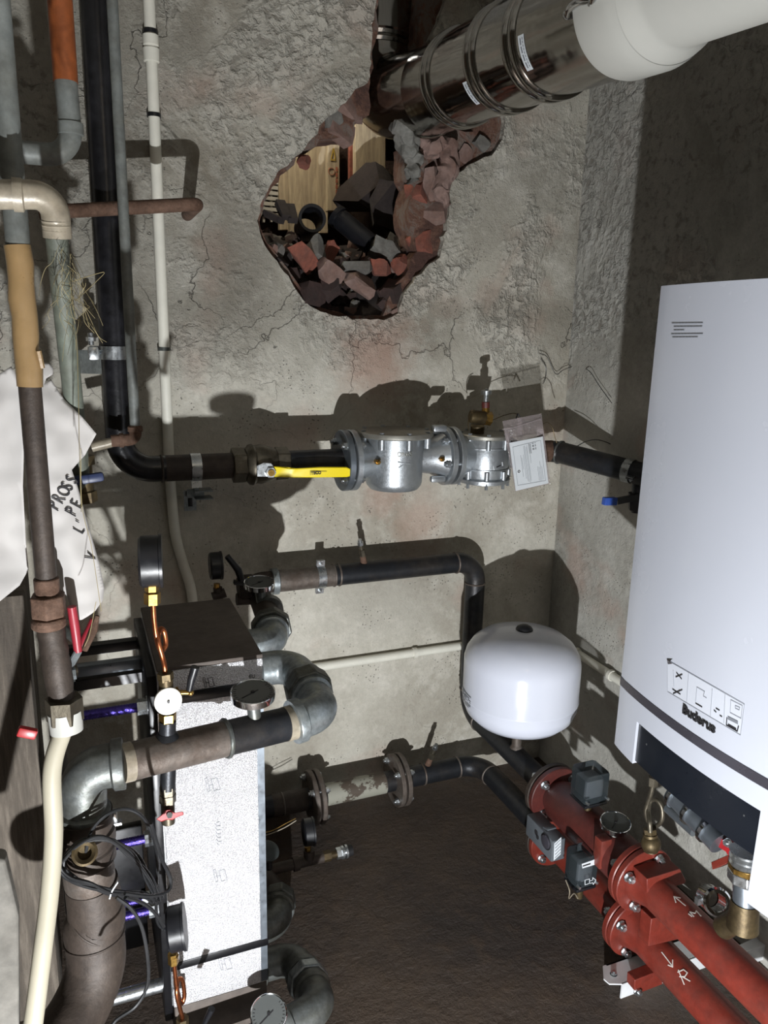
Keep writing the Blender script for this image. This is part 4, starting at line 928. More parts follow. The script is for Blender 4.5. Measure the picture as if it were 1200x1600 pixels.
rp_ = V((ax_+.012, AY-.02, az(1130)))
m = MB(); m.hexa(rp_+V((0, 0, .045)), rp_+V((0, 0, .005)), .030, .2); m.build('nut', 'nickel_dull', uf)
m = MB(); m.cyl(rp_+V((0, 0, .02)), rp_+V((.001, -.004, -.014)), .0275, .026, 24); m.build('white_collar', 'white_pp', uf)
m = MB(); a = at(52, 1146, Y=1.2); m.box((at(33, 1143, Y=1.2)+a)/2, ((a-at(22, 1140, Y=1.2)).length, .012, .016), a-at(22, 1140, Y=1.2), uz=(0, 0, 1), bev=.003); m.build('red_handle', 'red_bright', uf)
hs = [rp_+V((0, -.002, .0))] + [at(x, y, Y=Y) for x, y, Y in ((82,1200,1.255),(84,1300,1.23),(78,1390,1.20),(66,1490,1.16),(52,1600,1.12),(40,1690,1.09))]
tag(MB().tube(smooth(hs, 9), .0148, 24).build('cream_hose', 'white_hose'), 'cream coloured plastic hose curving down along the left edge of the picture', 'hose')
rv = thing('red_lever_valve', 'old valve with bent lever in a dark red grip beside the wrapped fittings', 'valve', at(98, 1055, Y=1.33))
m = MB(); m.cyl(at(88, 1052, Y=1.31), at(112, 1050, Y=1.33), .016, seg=18); m.hexa(at(96, 1052, Y=1.32), at(106, 1051, Y=1.325), .021); m.build('body', 'nickel_dull', rv)
m = MB(); P = [at(x, y, Y=1.30) for x, y in ((111,1066),(108,1052),(110,1040),(121,1020))]
for a, b in zip(P, P[1:]): m.box((a+b)/2, ((b-a).length+.004, .016, .003), b-a, uz=(1, -1, 0))
m.build('lever', 'galv', rv); 
m = MB(); m.tube([at(122, 1018, Y=1.30), at(117, 980, Y=1.30), at(112, 948, Y=1.30)], .0075, 12, radii=[.0068, .0078, .0075]); m.build('grip', 'red_grip', rv)
m = MB(); m.hexa(at(113, 1053, Y=1.30), at(119, 1052, Y=1.30), .010); m.build('nut', 'galv', rv)
r2 = thing('crusted_valve', 'second dark red lever with crusted stem behind the red lever valve', 'valve', at(140, 985, Y=1.5))
m = MB(); m.tube([at(128, 1010, Y=1.5), at(140, 985, Y=1.5), at(148, 968, Y=1.5)], .009, 10); m.build('lever', 'red_grip', r2)
m = MB(); m.tube([at(132, 1016, Y=1.49), at(146, 985, Y=1.49), at(152, 962, Y=1.49)], .0065, 8, radii=[.006, .008, .004]); m.build('crust', 'rust', r2)
m = MB(); m.cyl(at(104, 985, Y=1.55), at(126, 1002, Y=1.52), .012, seg=14); m.build('stem', 'galv_dark', r2)
# ================================================================== plate heat exchanger in its foil jacket
X0, X1, Y0, Y1 = .119, .331, 1.456, 1.814
Z1 = at(330, 1033, Y=Y0).z; Zs = at(320, 1085, Y=Y0).z; Z0 = at(350, 1553, Y=Y0).z; Zb = at(355, 1488, Y=Y0).z
hxx = thing('plate_heat_exchanger', 'tall plate heat exchanger in a sparkling foil jacket with black straps', 'heat exchanger', ((X0+X1)/2, 1.6352, 0))
cxm, cym = (X0+X1)/2, (Y0+Y1)/2
MB().box((cxm, cym, Z1-.00448), (X1-X0, Y1-Y0, .00896), bev=.00224).build('jacket_top', 'insul', hxx)
jc = MB().box((cxm, cym, (Z1-.00896+Zs+.0112)/2), (X1-X0, Y1-Y0, Z1-.00896-Zs-.0112), bev=.00336).build('jacket_cap', 'foil', hxx)
jm = MB().box((cxm, cym, (Zs-.0112+Z0)/2), (X1-X0, Y1-Y0, Zs-.0112-Z0), bev=.00336).build('jacket_body', 'foil', hxx)
for z, h_ in ((Zs, .02352), (Zb, .01904)):
    MB().box((cxm, cym, z), (X1-X0+.004, Y1-Y0+.004, h_), bev=.001).build('strap', 'black_frame', hxx)
MB().box((X0-.00896, cym+.00448, (.16+Z1-.0224)/2), (.01792, Y1-Y0-.0224, Z1-.0224-.16), bev=.00224).build('frame_plate', 'black_frame', hxx)
MB().box((X0-.00056, Y0+.01344, (Zs-.0224+Z0)/2), (.00336, .02016, Zs-.0336-Z0)).build('edge_trim', 'zinc', hxx)
MB().box((-.075, cym, .52), (.016, .33, .86), bev=.00336).build('pressure_plate', 'black_frame', hxx)
MB().box((.012, Y1-.0112, .27), (.16, .0224, .36), bev=.00336).build('back_plate', 'black_frame', hxx)
for y in (Y0+.056, Y1-.056):
    MB().box((cxm, y, Z0/2), (.17, .035, Z0), bev=.002).build('foot', 'black_frame', hxx)
zr = lambda y, Y: at(170, y, Y=Y).z
def rod(y, Y, r, mat, name='tie_rod', nut=True):
    z = zr(y, Y); m = MB()
    if mat == 'purple_rod':
        n = 60; pts = [(-.068+(X0+.068-.02)*k/n, Y, z) for k in range(n+1)]; m.tube(pts, r, 12, radii=[r*(1+.09*(k % 2)) for k in range(n+1)])
    else: m.cyl((-.068, Y, z), (X0-.016, Y, z), r, seg=16)
    o = m.build(name, mat, hxx)
    if nut: m = MB(); m.hexa((X0-.038, Y, z), (X0-.016, Y, z), r*1.75); m.cyl((X0-.018, Y, z), (X0-.0155, Y, z), r*2.2, seg=16); m.build('rod_nut', 'zinc', o)
for y, Y in ((1112, 1.5064), (1212, 1.5064), (1323, 1.5064), (1438, 1.5064), (1418, 1.7696)): rod(y, Y, .00952, 'purple_rod')
m = MB(); z = zr(1041, 1.6352); m.box((.018, 1.6352, z), (.17, .0224, .02464), bev=.00224); m.build('guide_bar', 'clean_steel', hxx)
for y, Y in ((1010, 1.7472), (1062, 1.6352)): MB().box((.018, Y, zr(y, Y)), (.17, .0224, .0224)).build('cross_bar', 'black_frame', hxx)
MB().cyl((-.068, 1.5232, zr(1562, 1.5232)), (X0-.01792, 1.5232, zr(1562, 1.5232)), .01512, seg=18).build('lower_tie_bar', 'zinc', hxx)
MB().box((X1-.008, Y0-.0008, (Zs-.02+Z0)/2), (.015, .0012, Zs-.03-Z0)).build('edge_tape', 'clean_steel', hxx)
MB().box((cxm, cym, Z0-.055), (X1-X0-.004, Y1-Y0-.004, .106), bev=.003).build('lower_insulation', 'insul', hxx)
# printing on the foil
fq = lambda x, y: at(x, y, Y=Y0-.00045); n_ = (0, -1, 0)
def glyph(cx, cy, s, parent, dark='ink_gray'):
    m = MB(); P = lambda a, b: fq(cx+a*s, cy+b*s)
    m.line([P(-1, -.8), P(-.6, .9), P(-.3, .8), P(-.7, -.9), P(-1, -.8)], .0009, n_, .0004)
    m.line([P(-.2, -.7), P(.6, -.9), P(1, .6), P(.2, .8), P(-.2, -.7)], .0009, n_, .0004)
    m.line([P(-.5, .1), P(.1, 0)], .0009, n_, .0004); m.build('foil_print', dark, parent)
for x, y, s in ((332,1226,12),(344,1368,11),(352,1506,11)): glyph(x, y, s, jm)
glyph(326, 1066, 9, jc, 'ink')
m = MB()
for k in range(6): m.line([fq(338+k*.6, 1285+k*6), fq(343+k*.6, 1284+k*6)], .00134, n_, .00045); m.line([fq(336+k*.6, 1287+k*6), fq(338+k*.6, 1290+k*6)], .00112, n_, .00045)
m.build('foil_print', 'ink_gray', jm)
text('EU', .011, fq(389, 1060), (1, 0, 0), (0, 0, 1), 'ink', jc, 'foil_lettering', .0003)
# ================================================================== pipe fittings around it
def elbow(p0, c, p1, R, r, parent, mat='galv', name='elbow', hub0=True, hub1=True, hl=.022, hr=1.16):
    p0, c, p1 = V(p0), V(c), V(p1)
    MB().tube(bend([p0, c, p1], R, 12), r, 28).build(name, mat, parent)
    for p, q, on in ((p0, c, hub0), (p1, c, hub1)):
        if on: d = (q-p).normalized(); MB().lathe([(-.001, r*.8), (0, r*hr-.001), (.002, r*hr), (hl-.004, r*hr), (hl, r)], p, d, 30).build('hub', mat, parent)
    return parent
def union(a, b, r, parent, mat='galv_dark', seg=8, name='union_nut'): MB().cyl(a, b, r, seg=seg, ph=.2).build(name, mat, parent, bevel=.004)
CR = .03382
ca, cb = at(190, 1193, Y=1.288), at(460, 1128, Y=1.3608)
dd = (cb-ca).normalized()
ux = thing('front_header_pipe', 'brown header pipe crossing in front of the foil jacket, its welded right half black', 'pipe', ca)
mid = at(352, 1148, Y=1.3328)
mid = ca+dd*((mid-ca).dot(dd))
MB().cyl(ca, mid, CR, seg=32).build('brown_half', 'brown_steel', ux); MB().cyl(mid, cb, CR-.00045, seg=32).build('black_half', 'black_steel', ux)
MB().torus(mid, dd, CR, .0047, 36, 8).build('weld_seam', 'galv_dark', ux)
MB().lathe([(0, CR+.00067), (.02464, CR+.00067)], cb-dd*.022, dd, 32).build('hemp_band', 'old_elbow', ux); MB().lathe([(0, CR+.00067), (.01792, CR+.00067)], ca, dd, 32).build('hemp_band', 'old_elbow', ux)
e2 = V((.4345, cb.y+.01344, cb.z+.00448)); e1 = V((.4345, 1.6016, at(448, 1040, Y=1.6016).z)); 
fe = thing('front_double_elbow', 'pair of galvanized elbows joining the upper front port to the crossing header pipe', 'elbow', e2)
mid12 = (e1+e2)/2
elbow(cb-dd*.004, e2, mid12+(e2-mid12)*.25, .0504, .03864, fe, 'galv'); union(mid12+(e2-mid12)*.3, mid12+(e1-mid12)*.08, .05264, fe, 'galv_dark')
elbow((X1+.00448, 1.6016, e1.z), e1, mid12+(e1-mid12)*.1, .0504, .03864, fe, 'galv')
be1 = V((.431, 1.7752, at(430, 1000, Y=1.775).z-.004)); be2 = V((px_(408), PY-.06, pz))
be = thing('back_union_elbow', 'galvanized elbow with big union nut at the upper back of the foil box', 'elbow', be1)
dB = (be2-be1).normalized()
elbow((X1+.00448, 1.7752, be1.z), be1, be1+dB*.075, .0504, .03864, be, 'galv'); union(be1+dB*.08, be1+dB*.115, .05488, be, 'galv_dark')
bt = thing('back_pipe_tee', 'black pipe and tee leading back from the union to the wall pipe', 'pipe', be1+dB*.2)
MB().tube(bend([be1+dB*.12, V((px_(398), PY, pz)), V((px_(426), PY, pz))], .05, 8), .0335, 26).build('pipe', 'dark_brown_steel', bt)
MB().lathe([(0, .034), (0, .041), (.03, .041), (.034, .035)], be1+dB*.22, dB, 26).build('tee_collar', 'galv_dark', bt)
tq = be1+dB*.34
MB().cyl(tq-V((.09, 0, -.005)), tq, .018, seg=18).build('side_branch', 'dark_brown_steel', bt)
def dial_thermometer(c, r, th, base, stem_r, label, face='dial_gray', tilt=(0, -.12, 1), group='dial thermometers'):
    c = V(c); n = V(tilt).normalized(); t = thing('dial_thermometer', label, 'thermometer', base, group)
    MB().lathe([(-th, r*.9), (-th+.002, r*.98), (-.003, r), (0, r), (.0012, r*.97), (0, r*.93), (-.002, r*.92)], c, n, 48).build('case', 'chrome', t)
    d = MB().lathe([(-.0016, r*.925), (-.0012, r*.925)], c, n, 40).build('dial_face', face, t)
    u, v, _ = frame(n); m = MB(); m.line([c-n*.001-(u*.25+v*.1)*r, c-n*.001+(u*.55+v*.35)*r], .0022, n, .0006)
    for k in range(21):
        a_ = math.radians(-120+12*k+90); w_ = u*math.cos(a_)+v*math.sin(a_); m.line([c-n*.001+w_*r*.76, c-n*.001+w_*r*.86], .0008, n, .0004)
    m.cyl(c-n*.0012, c+n*.0008, r*.09, seg=12); m.build('needle', 'ink', d)
    MB().cyl(V(base), c-n*th, stem_r, seg=18).build('stem', 'galv_dark', t); return t
def pipe_top(P, k): return P
tb = ca+dd*((at(398, 1128, Y=1.344)-ca).dot(dd))+V((0, 0, CR-.00448)); tc = at(391, 1081, Y=tb.y)
dial_thermometer(V((tb.x-.00224, tb.y, tc.z)), .04312, .01568, tb, .01288, 'chrome dial thermometer on the header pipe in front of the foil jacket')
MB
bq = be1+dB*.24+V((0, 0, .03)); tc = at(405, 909, Y=bq.y)
dial_thermometer(V((tc.x, bq.y, tc.z)), .04312, .01568, V((tc.x+.00672, bq.y, bq.z-.0112)), .01456, 'chrome dial thermometer at the left end of the wall pipe behind the foil box')
def pressure_gauge(c, ax, r, th, label, stem_to, parts=(), group='pressure gauges'):
    c = V(c); ax = V(ax).normalized(); t = thing('pressure_gauge', label, 'pressure gauge', stem_to, group)
    MB().lathe([(-th/2, r*.90), (-th/2+.003, r*.97), (-th/2+.004, r), (th/2-.006, r), (th/2-.005, r*1.05), (th/2, r*1.05), (th/2, r*.95)], c, ax, 48).build('case', 'black_plastic', t)
    d = MB().lathe([(th/2-.002, r*.95), (th/2-.0015, r*.95)], c, ax, 40).build('dial_face', 'dial', t)
    return t
# gauge on its copper siphon
g0 = at(262, 1172, Y=ca.y+.01792); s_ = (g0-ca).dot(dd); g0 = ca+dd*s_; GYY = g0.y
gp = lambda x, y, o=0: at(x, y, Y=GYY+o)
gA = pressure_gauge(gp(235.5, 877), (1, -.12, 0), .04424, .03808, 'black pressure gauge seen edge-on atop the copper siphon in front of the foil box', gp(262, 1060))
m = MB(); m.hexa(gp(237, 913), gp(237, 923), .01176); m.cyl(gp(237, 921), gp(237, 930), .00784, seg=14); m.hexa(gp(238, 926), gp(238, 943), .014); m.build('brass_union', 'brass', gA)
m = MB(); m.tube(smooth([gp(239,940), gp(241,970), gp(245,998,.0), gp(251,1016,.00672), gp(259,1008,.01568), gp(256,986,.01792), gp(249,984,.0112), gp(247,1000,-.00448), gp(253,1024,-.00672), gp(257,1040), gp(258,1056)], 8), .0047, 12); m.build('copper_siphon', 'copper', gA)
gc = thing('gauge_cock', 'brass gauge cock with white disc, black lever and steel nipple on the front header pipe', 'gauge cock', g0)
m = MB(); m.hexa(gp(258,1051), gp(259,1062), .014); m.cyl(gp(259,1060), gp(260,1112), .01288, seg=18); m.build('brass_body', 'brass_dull', gc)
c_ = gp(263,1096,-.01792); m = MB(); m.lathe([(-.00672, .02128), (-.0056, .02408), (0, .02408), (.00112, .0224)], c_, (.1, -1, .18), 32); dsc = m.build('white_disc', 'dial', gc)
m = MB(); m.cyl(c_+V((0, -.00112, 0)), c_+V((0, -.00336, 0)), .00246, seg=10)
for k in range(11):
    a_ = math.radians(-30+24*k); m.box(c_+V((math.cos(a_)*.015, -.0018-.0, math.sin(a_)*.015)), (.0008, .0006, .0008))
m.build('disc_print', 'ink', dsc)
m = MB(); m.cyl(gp(270,1086), gp(281,1080), .01008, seg=14); m.cyl(gp(280,1082,-.0056), gp(299,1082,-.00896), .0047, seg=12); m.sphere(gp(298,1082,-.00896), .00616, 12); m.build('spindle', 'brass', gc)
m = MB(); a, b = gp(296,1078,-.00896), gp(305,1042,-.01344); m.tube([a, a.lerp(b, .5)+V((-.00112, 0, 0)), b], .00672, 12, radii=[.00582, .00717, .00762]); m.build('black_lever', 'black_plastic', gc)
m = MB(); m.hexa(gp(262,1114), gp(262,1126), .01512); m.build('brass_nut', 'brass', gc)
m = MB(); m.cyl(gp(262,1126), g0+V((0, 0, CR-.00672)), .01512, seg=20); m.lathe([(0, .02184), (.00672, .01792), (.01008, .01523)], g0+V((0, 0, CR-.00336)), (0, 0, 1), 20); m.build('steel_nipple', 'black_steel', gc)
dv_ = thing('drain_valve', 'small drain valve with red butterfly handle hanging under the front header pipe', 'valve', gp(262,1290))
MB().cyl(g0-V((0, 0, CR-.00448)), gp(262,1232), .014, seg=20).build('steel_nipple', 'black_steel', dv_)
m = MB(); m.hexa(gp(262,1228), gp(262,1240), .01456); m.hexa(gp(262,1241), gp(262,1253), .01512); m.cyl(gp(262,1250), gp(263,1285), .01232, seg=16); m.build('brass_body', 'nickel_dull', dv_)
m = MB(); P = [(244,1280),(252,1274),(258,1266),(266,1265),(272,1270),(286,1268),(287,1273),(276,1277),(270,1281),(260,1281),(252,1284)]
A = [m.bm.verts.new(gp(x, y, -.0224)) for x, y in P]; B = [m.bm.verts.new(gp(x, y, -.01344)) for x, y in P]; m.bridge(A, B); m.face(A[::-1]); m.face(B); bmesh.ops.triangulate(m.bm, faces=[f for f in m.bm.faces if len(f.verts) > 4])
m.build('butterfly_handle', 'red_bright', dv_, bevel=.00112)
m = MB(); m.hexa(gp(265,1274,-.02352), gp(265,1274,-.02912), .0056); m.build('nut', 'zinc', dv_)
# gauge 2 with its lever valve, at the back
YB = tq.y
bp2 = lambda x, y, o=0: at(x, y, Y=YB+o)
gB = pressure_gauge(bp2(337, 884), (1, -.05, 0), .039, .035, 'black pressure gauge seen edge-on behind the foil box near the wall pipe', bp2(342, 928))
m = MB(); m.hexa(bp2(339, 912), bp2(339, 920), .009); m.build('brass_nut', 'brass', gB); m = MB(); m.cyl(bp2(340, 918), bp2(342, 936), .013, seg=16); m.cyl(bp2(332,933), bp2(352,926), .014, seg=16); m.build('elbow', 'dark_brown_steel', gB)
lvv = thing('black_lever_valve', 'shut-off valve with long black lever pointing up left behind the foil box', 'valve', bp2(380, 915))
m = MB(); a, b, c_ = bp2(355, 869, -.03), bp2(372, 890, -.03), bp2(378, 908, -.03); m.tube([a, a.lerp(b, .5), b, c_], .009, 12, radii=[.0085, .009, .011, .0095]); m.build('lever', 'black_plastic', lvv)
m = MB(); m.box(bp2(380, 911, -.03), (.055, .02, .012), (1, 0, -.2), bev=.002); m.build('lever_base', 'black_plastic', lvv)
m = MB(); m.lathe([(0, .03), (.01, .036), (.04, .036), (.05, .03)], bp2(372, 918), (1, 0, 0), 24); m.build('body', 'dark_brown_steel', lvv)
# lower fittings right of the jacket
l1 = V((.431, 1.6016, at(452, 1497, Y=1.6016).z)); l2 = V((.439, 1.3832, at(503, 1572, Y=1.3832).z)); lm = (l1+l2)/2
le_ = thing('lower_double_elbow', 'pair of dark galvanized elbows at the bottom edge right of the foil jacket', 'elbow', l2)
elbow((X1+.00448, 1.6016, l1.z), l1, lm+(l1-lm)*.15, .0504, .03864, le_, 'galv_dark'); union(lm+(l1-lm)*.1, lm+(l2-lm)*.2, .0504, le_, 'galv')
elbow(lm+(l2-lm)*.25, l2, l2+V((-.1008, -.0224, -.00448)), .0504, .03864, le_, 'galv_dark', hub1=True)
lh = thing('lower_header_pipe', 'lower header pipe in front of the foil jacket at the bottom edge of the picture', 'pipe', l2+V((-.3, -.0672, 0)))
MB().cyl(l2+V((-.0952, -.02128, -.00448)), l2+V((-.40, -.0952, -.01344)), CR, seg=28).build('pipe', 'black_steel', lh)
tb = l2+V((-.125, -.03024, .02464)); tc = at(420, 1584, Y=tb.y)
dial_thermometer(V((tc.x, tb.y, tc.z)), .04032, .01456, V((tc.x, tb.y, tb.z)), .01288, 'chrome dial thermometer cut by the bottom edge of the picture below the foil jacket', 'dial_gray', (0, -.55, 1))
k1 = V((.431, 1.7752, at(440, 1442, Y=1.7752).z)); 
ke = thing('lower_back_elbow', 'dark galvanized elbow with union halfway down the right side of the foil jacket', 'elbow', k1)
k2 = at(438, 1372, Y=2.0); dK = (k2-k1).normalized()
elbow((X1+.00448, 1.7752, k1.z), k1, k1+dK*.085, .056, .04088, ke, 'galv_dark'); union(k1+dK*.09, k1+dK*.13, .05152, ke, 'galv_dark')
MB().cyl(k1+dK*.12, V((.34, 2.23, fz)), .03808, seg=24).build('pipe', 'dark_brown_steel', ke)
# small tee with third gauge and drain plug near the floor
ty = 1.98; tp_ = lambda x, y, o=0: at(x, y, Y=ty+o)
te = thing('small_drain_tee', 'small dark tee with bright hose nipple pointing right near the floor', 'tee', tp_(482, 1345))
m = MB(); m.cyl(tp_(395, 1366), tp_(505, 1339), .0165, seg=18); m.lathe([(0, .017), (0, .021), (.018, .021), (.018, .017)], tp_(458, 1351), tp_(505,1339)-tp_(458,1351), 18); m.cyl(tp_(483, 1345), tp_(483, 1328), .017, seg=18); m.build('tee', 'dark_brown_steel', te)
m = MB(); d = (tp_(550,1328)-tp_(505,1339)); a = tp_(505,1339); m.hexa(a, a+d*.25, .017); m.cyl(a+d*.25, a+d*.45, .012, seg=16); m.build('brass_end', 'brass_dull', te)
m = MB(); m.hexa(a+d*.45, a+d*.62, .01792); m.cyl(a+d*.62, a+d*.7, .02016, seg=18); m.cyl(a+d*.7, a+d*.75, .01344, seg=18); m.cyl(a+d*.75, a+d*.82, .02128, seg=18); m.build('nickel_nipple', 'zinc', te)
m = MB(); m.cyl(a+d*.82, a+d*1.0, .01904, .0168, 18); m.build('black_cap', 'blackrub', te)
gC = pressure_gauge(tp_(482, 1300), (1, -.1, 0), .041, .033, 'black pressure gauge seen edge-on above the small tee near the floor', tp_(482, 1330))
m = MB(); m.hexa(tp_(481, 1323), tp_(481, 1330), .010); m.build('brass_nut', 'brass', gC)
tag(MB().tube(smooth([at(x, y, Y=2.0) for x, y in ((395,1310),(422,1303),(445,1293),(463,1282))], 5), .0016, 5).build('thin_wire', 'old_elbow'), 'thin pale wire under the dark end of the floor pipe', 'wire')
tag(MB().tube(smooth([at(x, y, Y=2.0) for x, y in ((400,1303),(425,1298),(448,1286),(462,1279))], 5), .0013, 5).build('thin_wire', 'brass'), 'thin yellow wire under the dark end of the floor pipe', 'wire')
MT['case_gray'] = simple('dark grey dial rim', '#4c5150', .35, .6)
q = at(420, 1329, Y=1.9); t = thing('round_dial', 'round dark dial half hidden behind the right edge of the foil jacket', 'dial', q)
MB().lathe([(-.012, .030), (0, .032), (.001, .029)], q, (.3, -.5, 1), 32).build('case', 'case_gray', t); MB().cyl(q-V((0, 0, .06)), q-V((0, 0, .01)), .01, seg=12).build('stem', 'black_steel', t)
# ================================================================== big pipe at the lower left
bl0 = ca-dd*.004
bi = lambda x, y, Y: at(x, y, Y=Y)
v0 = bi(132, 1262, 1.3048)
be_ = thing('left_elbow', 'grey galvanized elbow at the left end of the crossing header pipe, turning down', 'elbow', v0)
cor = V((v0.x, ca.y+.0, ca.z-.00448)); cor = V((bi(136,1196,1.2936).x-.00672, 1.2936, ca.z-.00336))
elbow(ca+dd*.004, cor, cor+V((-.00448, .00448, -.0952)), .056, .03864, be_, 'galv_dark')
bb = thing('big_down_pipe', 'thick dark brown ribbed coupling and pipe bending down left at the lower left', 'pipe', bi(110, 1600, 1.232))
c1 = cor+V((-.00448, .00448, -.084))
m = MB(); m.lathe([(0, .04032), (.0, .04816), (.02688, .04928), (.02912, .04592), (.0336, .04592), (.03584, .05096), (.05824, .05096), (.06272, .04704), (.0672, .04704), (.07056, .04984), (.0952, .04984), (.1008, .0448)], c1, (0, .056, -1), 40); m.build('ribbed_coupling', 'dark_brown_steel', bb)
c2 = c1+V((0, .00504, -.09856)); 
m = MB(); m.tube([c2, c2+V((.00112, .00224, -.0448)), c2+V((.00448, .00336, -.056))], .04536, 36, radii=[.04424, .04424, .04256]); m.build('neck', 'brown_steel', bb)
c3 = c2+V((.00336, .00336, -.0504))
m = MB(); P = smooth([c3, c3+V((.00448, .00336, -.0784)), bi(146, 1445, 1.3104), bi(150, 1505, 1.2992), bi(128, 1570, 1.2656), bi(85, 1640, 1.2096)], 6); n = len(P)
m.tube(P, .05152, 36, radii=[.04592+.00672*min(1, k/8) for k in range(n)]); m.build('bent_pipe', 'dark_brown_steel', bb)
for k in (8, 14): MB().torus(P[k], P[k+1]-P[k-1], .05264, .00246, 40, 8).build('ridge', 'dark_brown_steel', bb)
cl_ = thing('clip_bracket', 'small zinc hose clip on the right of the ribbed coupling', 'bracket', bi(180, 1275, 1.2992)); MB().box(bi(180, 1275, 1.2992), (.00672, .01568, .0224), bev=.00112).build('clip', 'zinc', cl_); MB().box(bi(184, 1285, 1.2992), (.01344, .01344, .00448)).build('tab', 'zinc', cl_)
# ---- coil of sensor cable
cb_ = thing('cable_coil', 'coil of thin black sensor cable tied together beside the big dark pipe', 'cable', bi(200, 1390, 1.2544))
rnd = random.Random(9); loops = []
for k in range(7):
    j = lambda s=5: rnd.uniform(-s, s); Y_ = 1.2488-.00448*k
    loops.append([(98+j(),1345+j(),Y_),(120+j(),1318+j(),Y_-.0112),(165+j(),1312+j(),Y_-.01344),(205+j(7),1335+j(),Y_),(232+j(8),1370+j(),Y_+.0224),(246+j(8),1410+j(8),Y_+.0448),(222+j(),1398+j(),Y_+.0224),(180+j(),1395+j(),Y_-.0056),(140+j(),1385+j(),Y_-.01344),(108+j(),1368+j(),Y_-.0056)])
for L in loops:
    P = [at(x, y, Y=Y) for x, y, Y in L]; P = smooth(P+[P[0], P[1]], 6)[:-6]
    MB().tube(P, .00269, 8).build('cable_loop', 'cable', cb_)
for L in ([(134,1332,1.2208),(142,1300,1.2208),(165,1274,1.2208),(195,1264,1.232),(222,1276,1.2432),(240,1310,1.2656),(246,1350,1.288),(244,1400,1.2992),(246,1440,1.3216),(258,1452,1.3328),(266,1448,1.3328)],
          [(236,1286,1.12),(252,1340,1.14),(266,1372,1.15),(262,1392,1.14),(235,1400,1.12),(195,1396,1.10)],
          [(182,1402,1.10),(205,1420,1.10),(222,1450,1.10),(231,1500,1.10),(230,1540,1.10),(212,1572,1.10),(180,1595,1.09),(170,1620,1.08)],
          [(196,1402,1.10),(225,1412,1.12),(245,1430,1.15),(256,1448,1.18)]):
    MB().tube(smooth([at(x, y, Y=Y) for x, y, Y in L], 7), .00302, 8).build('cable_tail', 'cable', cb_)
MB().tube(smooth([at(x, y, Y=1.2152) for x, y in ((171,1404),(175,1392),(184,1378))], 4), .00179, 6).build('tie_wrap', 'zinc', cb_)
q = at(132, 1332, Y=1.2152); m = MB(); m.lathe([(-.01344, .01792), (-.01344, .02072), (.00672, .02072), (.00896, .0168), (.00448, .0112), (-.00448, .01008)], q, (.1, -1, .5), 28)
tag(m.build('brass_ring', 'brass_dull', loc=q), 'brass sensor pocket nut from which the black cable rises', 'nut')
# lower gauge on its siphon
Yg = 1.344; lg = lambda x, y, o=0: at(x, y, Y=Yg+o)
gD = pressure_gauge(lg(276, 1450), (1, -.15, .1), .04256, .0336, 'black pressure gauge seen edge-on at lower left against the foil jacket', lg(283, 1600))
m = MB(); m.hexa(lg(270, 1489), lg(270, 1494), .01008); m.hexa(lg(271, 1493), lg(271, 1505), .01064); m.build('brass_union', 'brass', gD)
m = MB(); m.tube(smooth([lg(272,1503), lg(274,1525), lg(277,1548), lg(283,1568,.00896), lg(288,1556,.01568), lg(285,1532,.01344), lg(278,1532,.00672), lg(276,1552,-.00672), lg(281,1575,-.00448), lg(285,1590), lg(286,1604)], 8), .00448, 12); m.build('copper_siphon', 'copper', gD)
m = MB(); m.hexa(lg(285, 1590), lg(286, 1612), .01232); m.build('brass_nut', 'brass_dull', gD)
m = MB(); a, b = at(318, 1602, Y=1.3104), at(331, 1576, Y=1.3048); m.tube([a, b], .00616, 10, radii=[.00504, .00694]); tag(m.build('cock_lever', 'black_plastic', loc=a), 'short black cock lever standing at the bottom edge below the foil jacket', 'lever')
# ================================================================== red header with its safety devices
MYf = at(1000, 1378, X=RX).y; RYf = at(985, 1464, X=FX).y
M = lambda y: V((RX, y, MZ)); Rr = lambda y: V((FX, y, RZ))
rx = lambda x, y, X=RX: at(x, y, X=X)
def red_flange(c, R=.088, parent=None, th=.017, mat='red_paint'):
    MB().lathe([(-th/2, .04), (-th/2, R-.002), (-th/2+.002, R), (th/2-.002, R), (th/2, R-.002), (th/2, .04)], c, (0, 1, 0), 48).build('flange', mat, parent)
mh = thing('red_header', 'thick red header pipe with painted shade between two flanges, carrying the boxes and the dial', 'pipe header', M((MY+MYf)/2))
BR = .062
MB().lathe([(0, .044), (.02, .05), (.05, BR), (MY-MYf-.05, BR), (MY-MYf-.02, .05), (MY-MYf, .046)], M(MYf), (0, 1, 0), 44).build('body', 'red_body_shaded', mh)
red_flange(M(MY-.012), .088, mh, mat='red_body_shaded'); red_flange(M(MYf+.011), .088, mh)
bolts(M(MY-.001), (0, 1, 0), .068, 4, .02, .009, mh, ph=.785)
red_flange(M(MY+.010), .088, hp, mat='dark_brown_steel')
rt = thing('red_return_header', 'lower red pipe section between flanges under the thick shaded red header', 'pipe header', Rr((RY+RYf)/2))
MB().lathe([(0, .044), (RY-RYf, .044)], Rr(RYf), (0, 1, 0), 36).build('body', 'red_paint', rt)
red_flange(Rr(RY-.012), .085, rt); red_flange(Rr(RYf+.011), .085, rt); bolts(Rr(RY-.001), (0, 1, 0), .066, 4, .02, .009, rt, ph=.785)
red_flange(Rr(RY+.010), .085, lp_, mat='dark_brown_steel')
gm = thing('red_flow_pipe', 'upper red pipe with chalk letter M and arrow at lower right', 'pipe', M(.6))
gr_ = thing('red_return_pipe', 'lower red pipe with chalk letter R and arrow at lower right', 'pipe', Rr(.6))
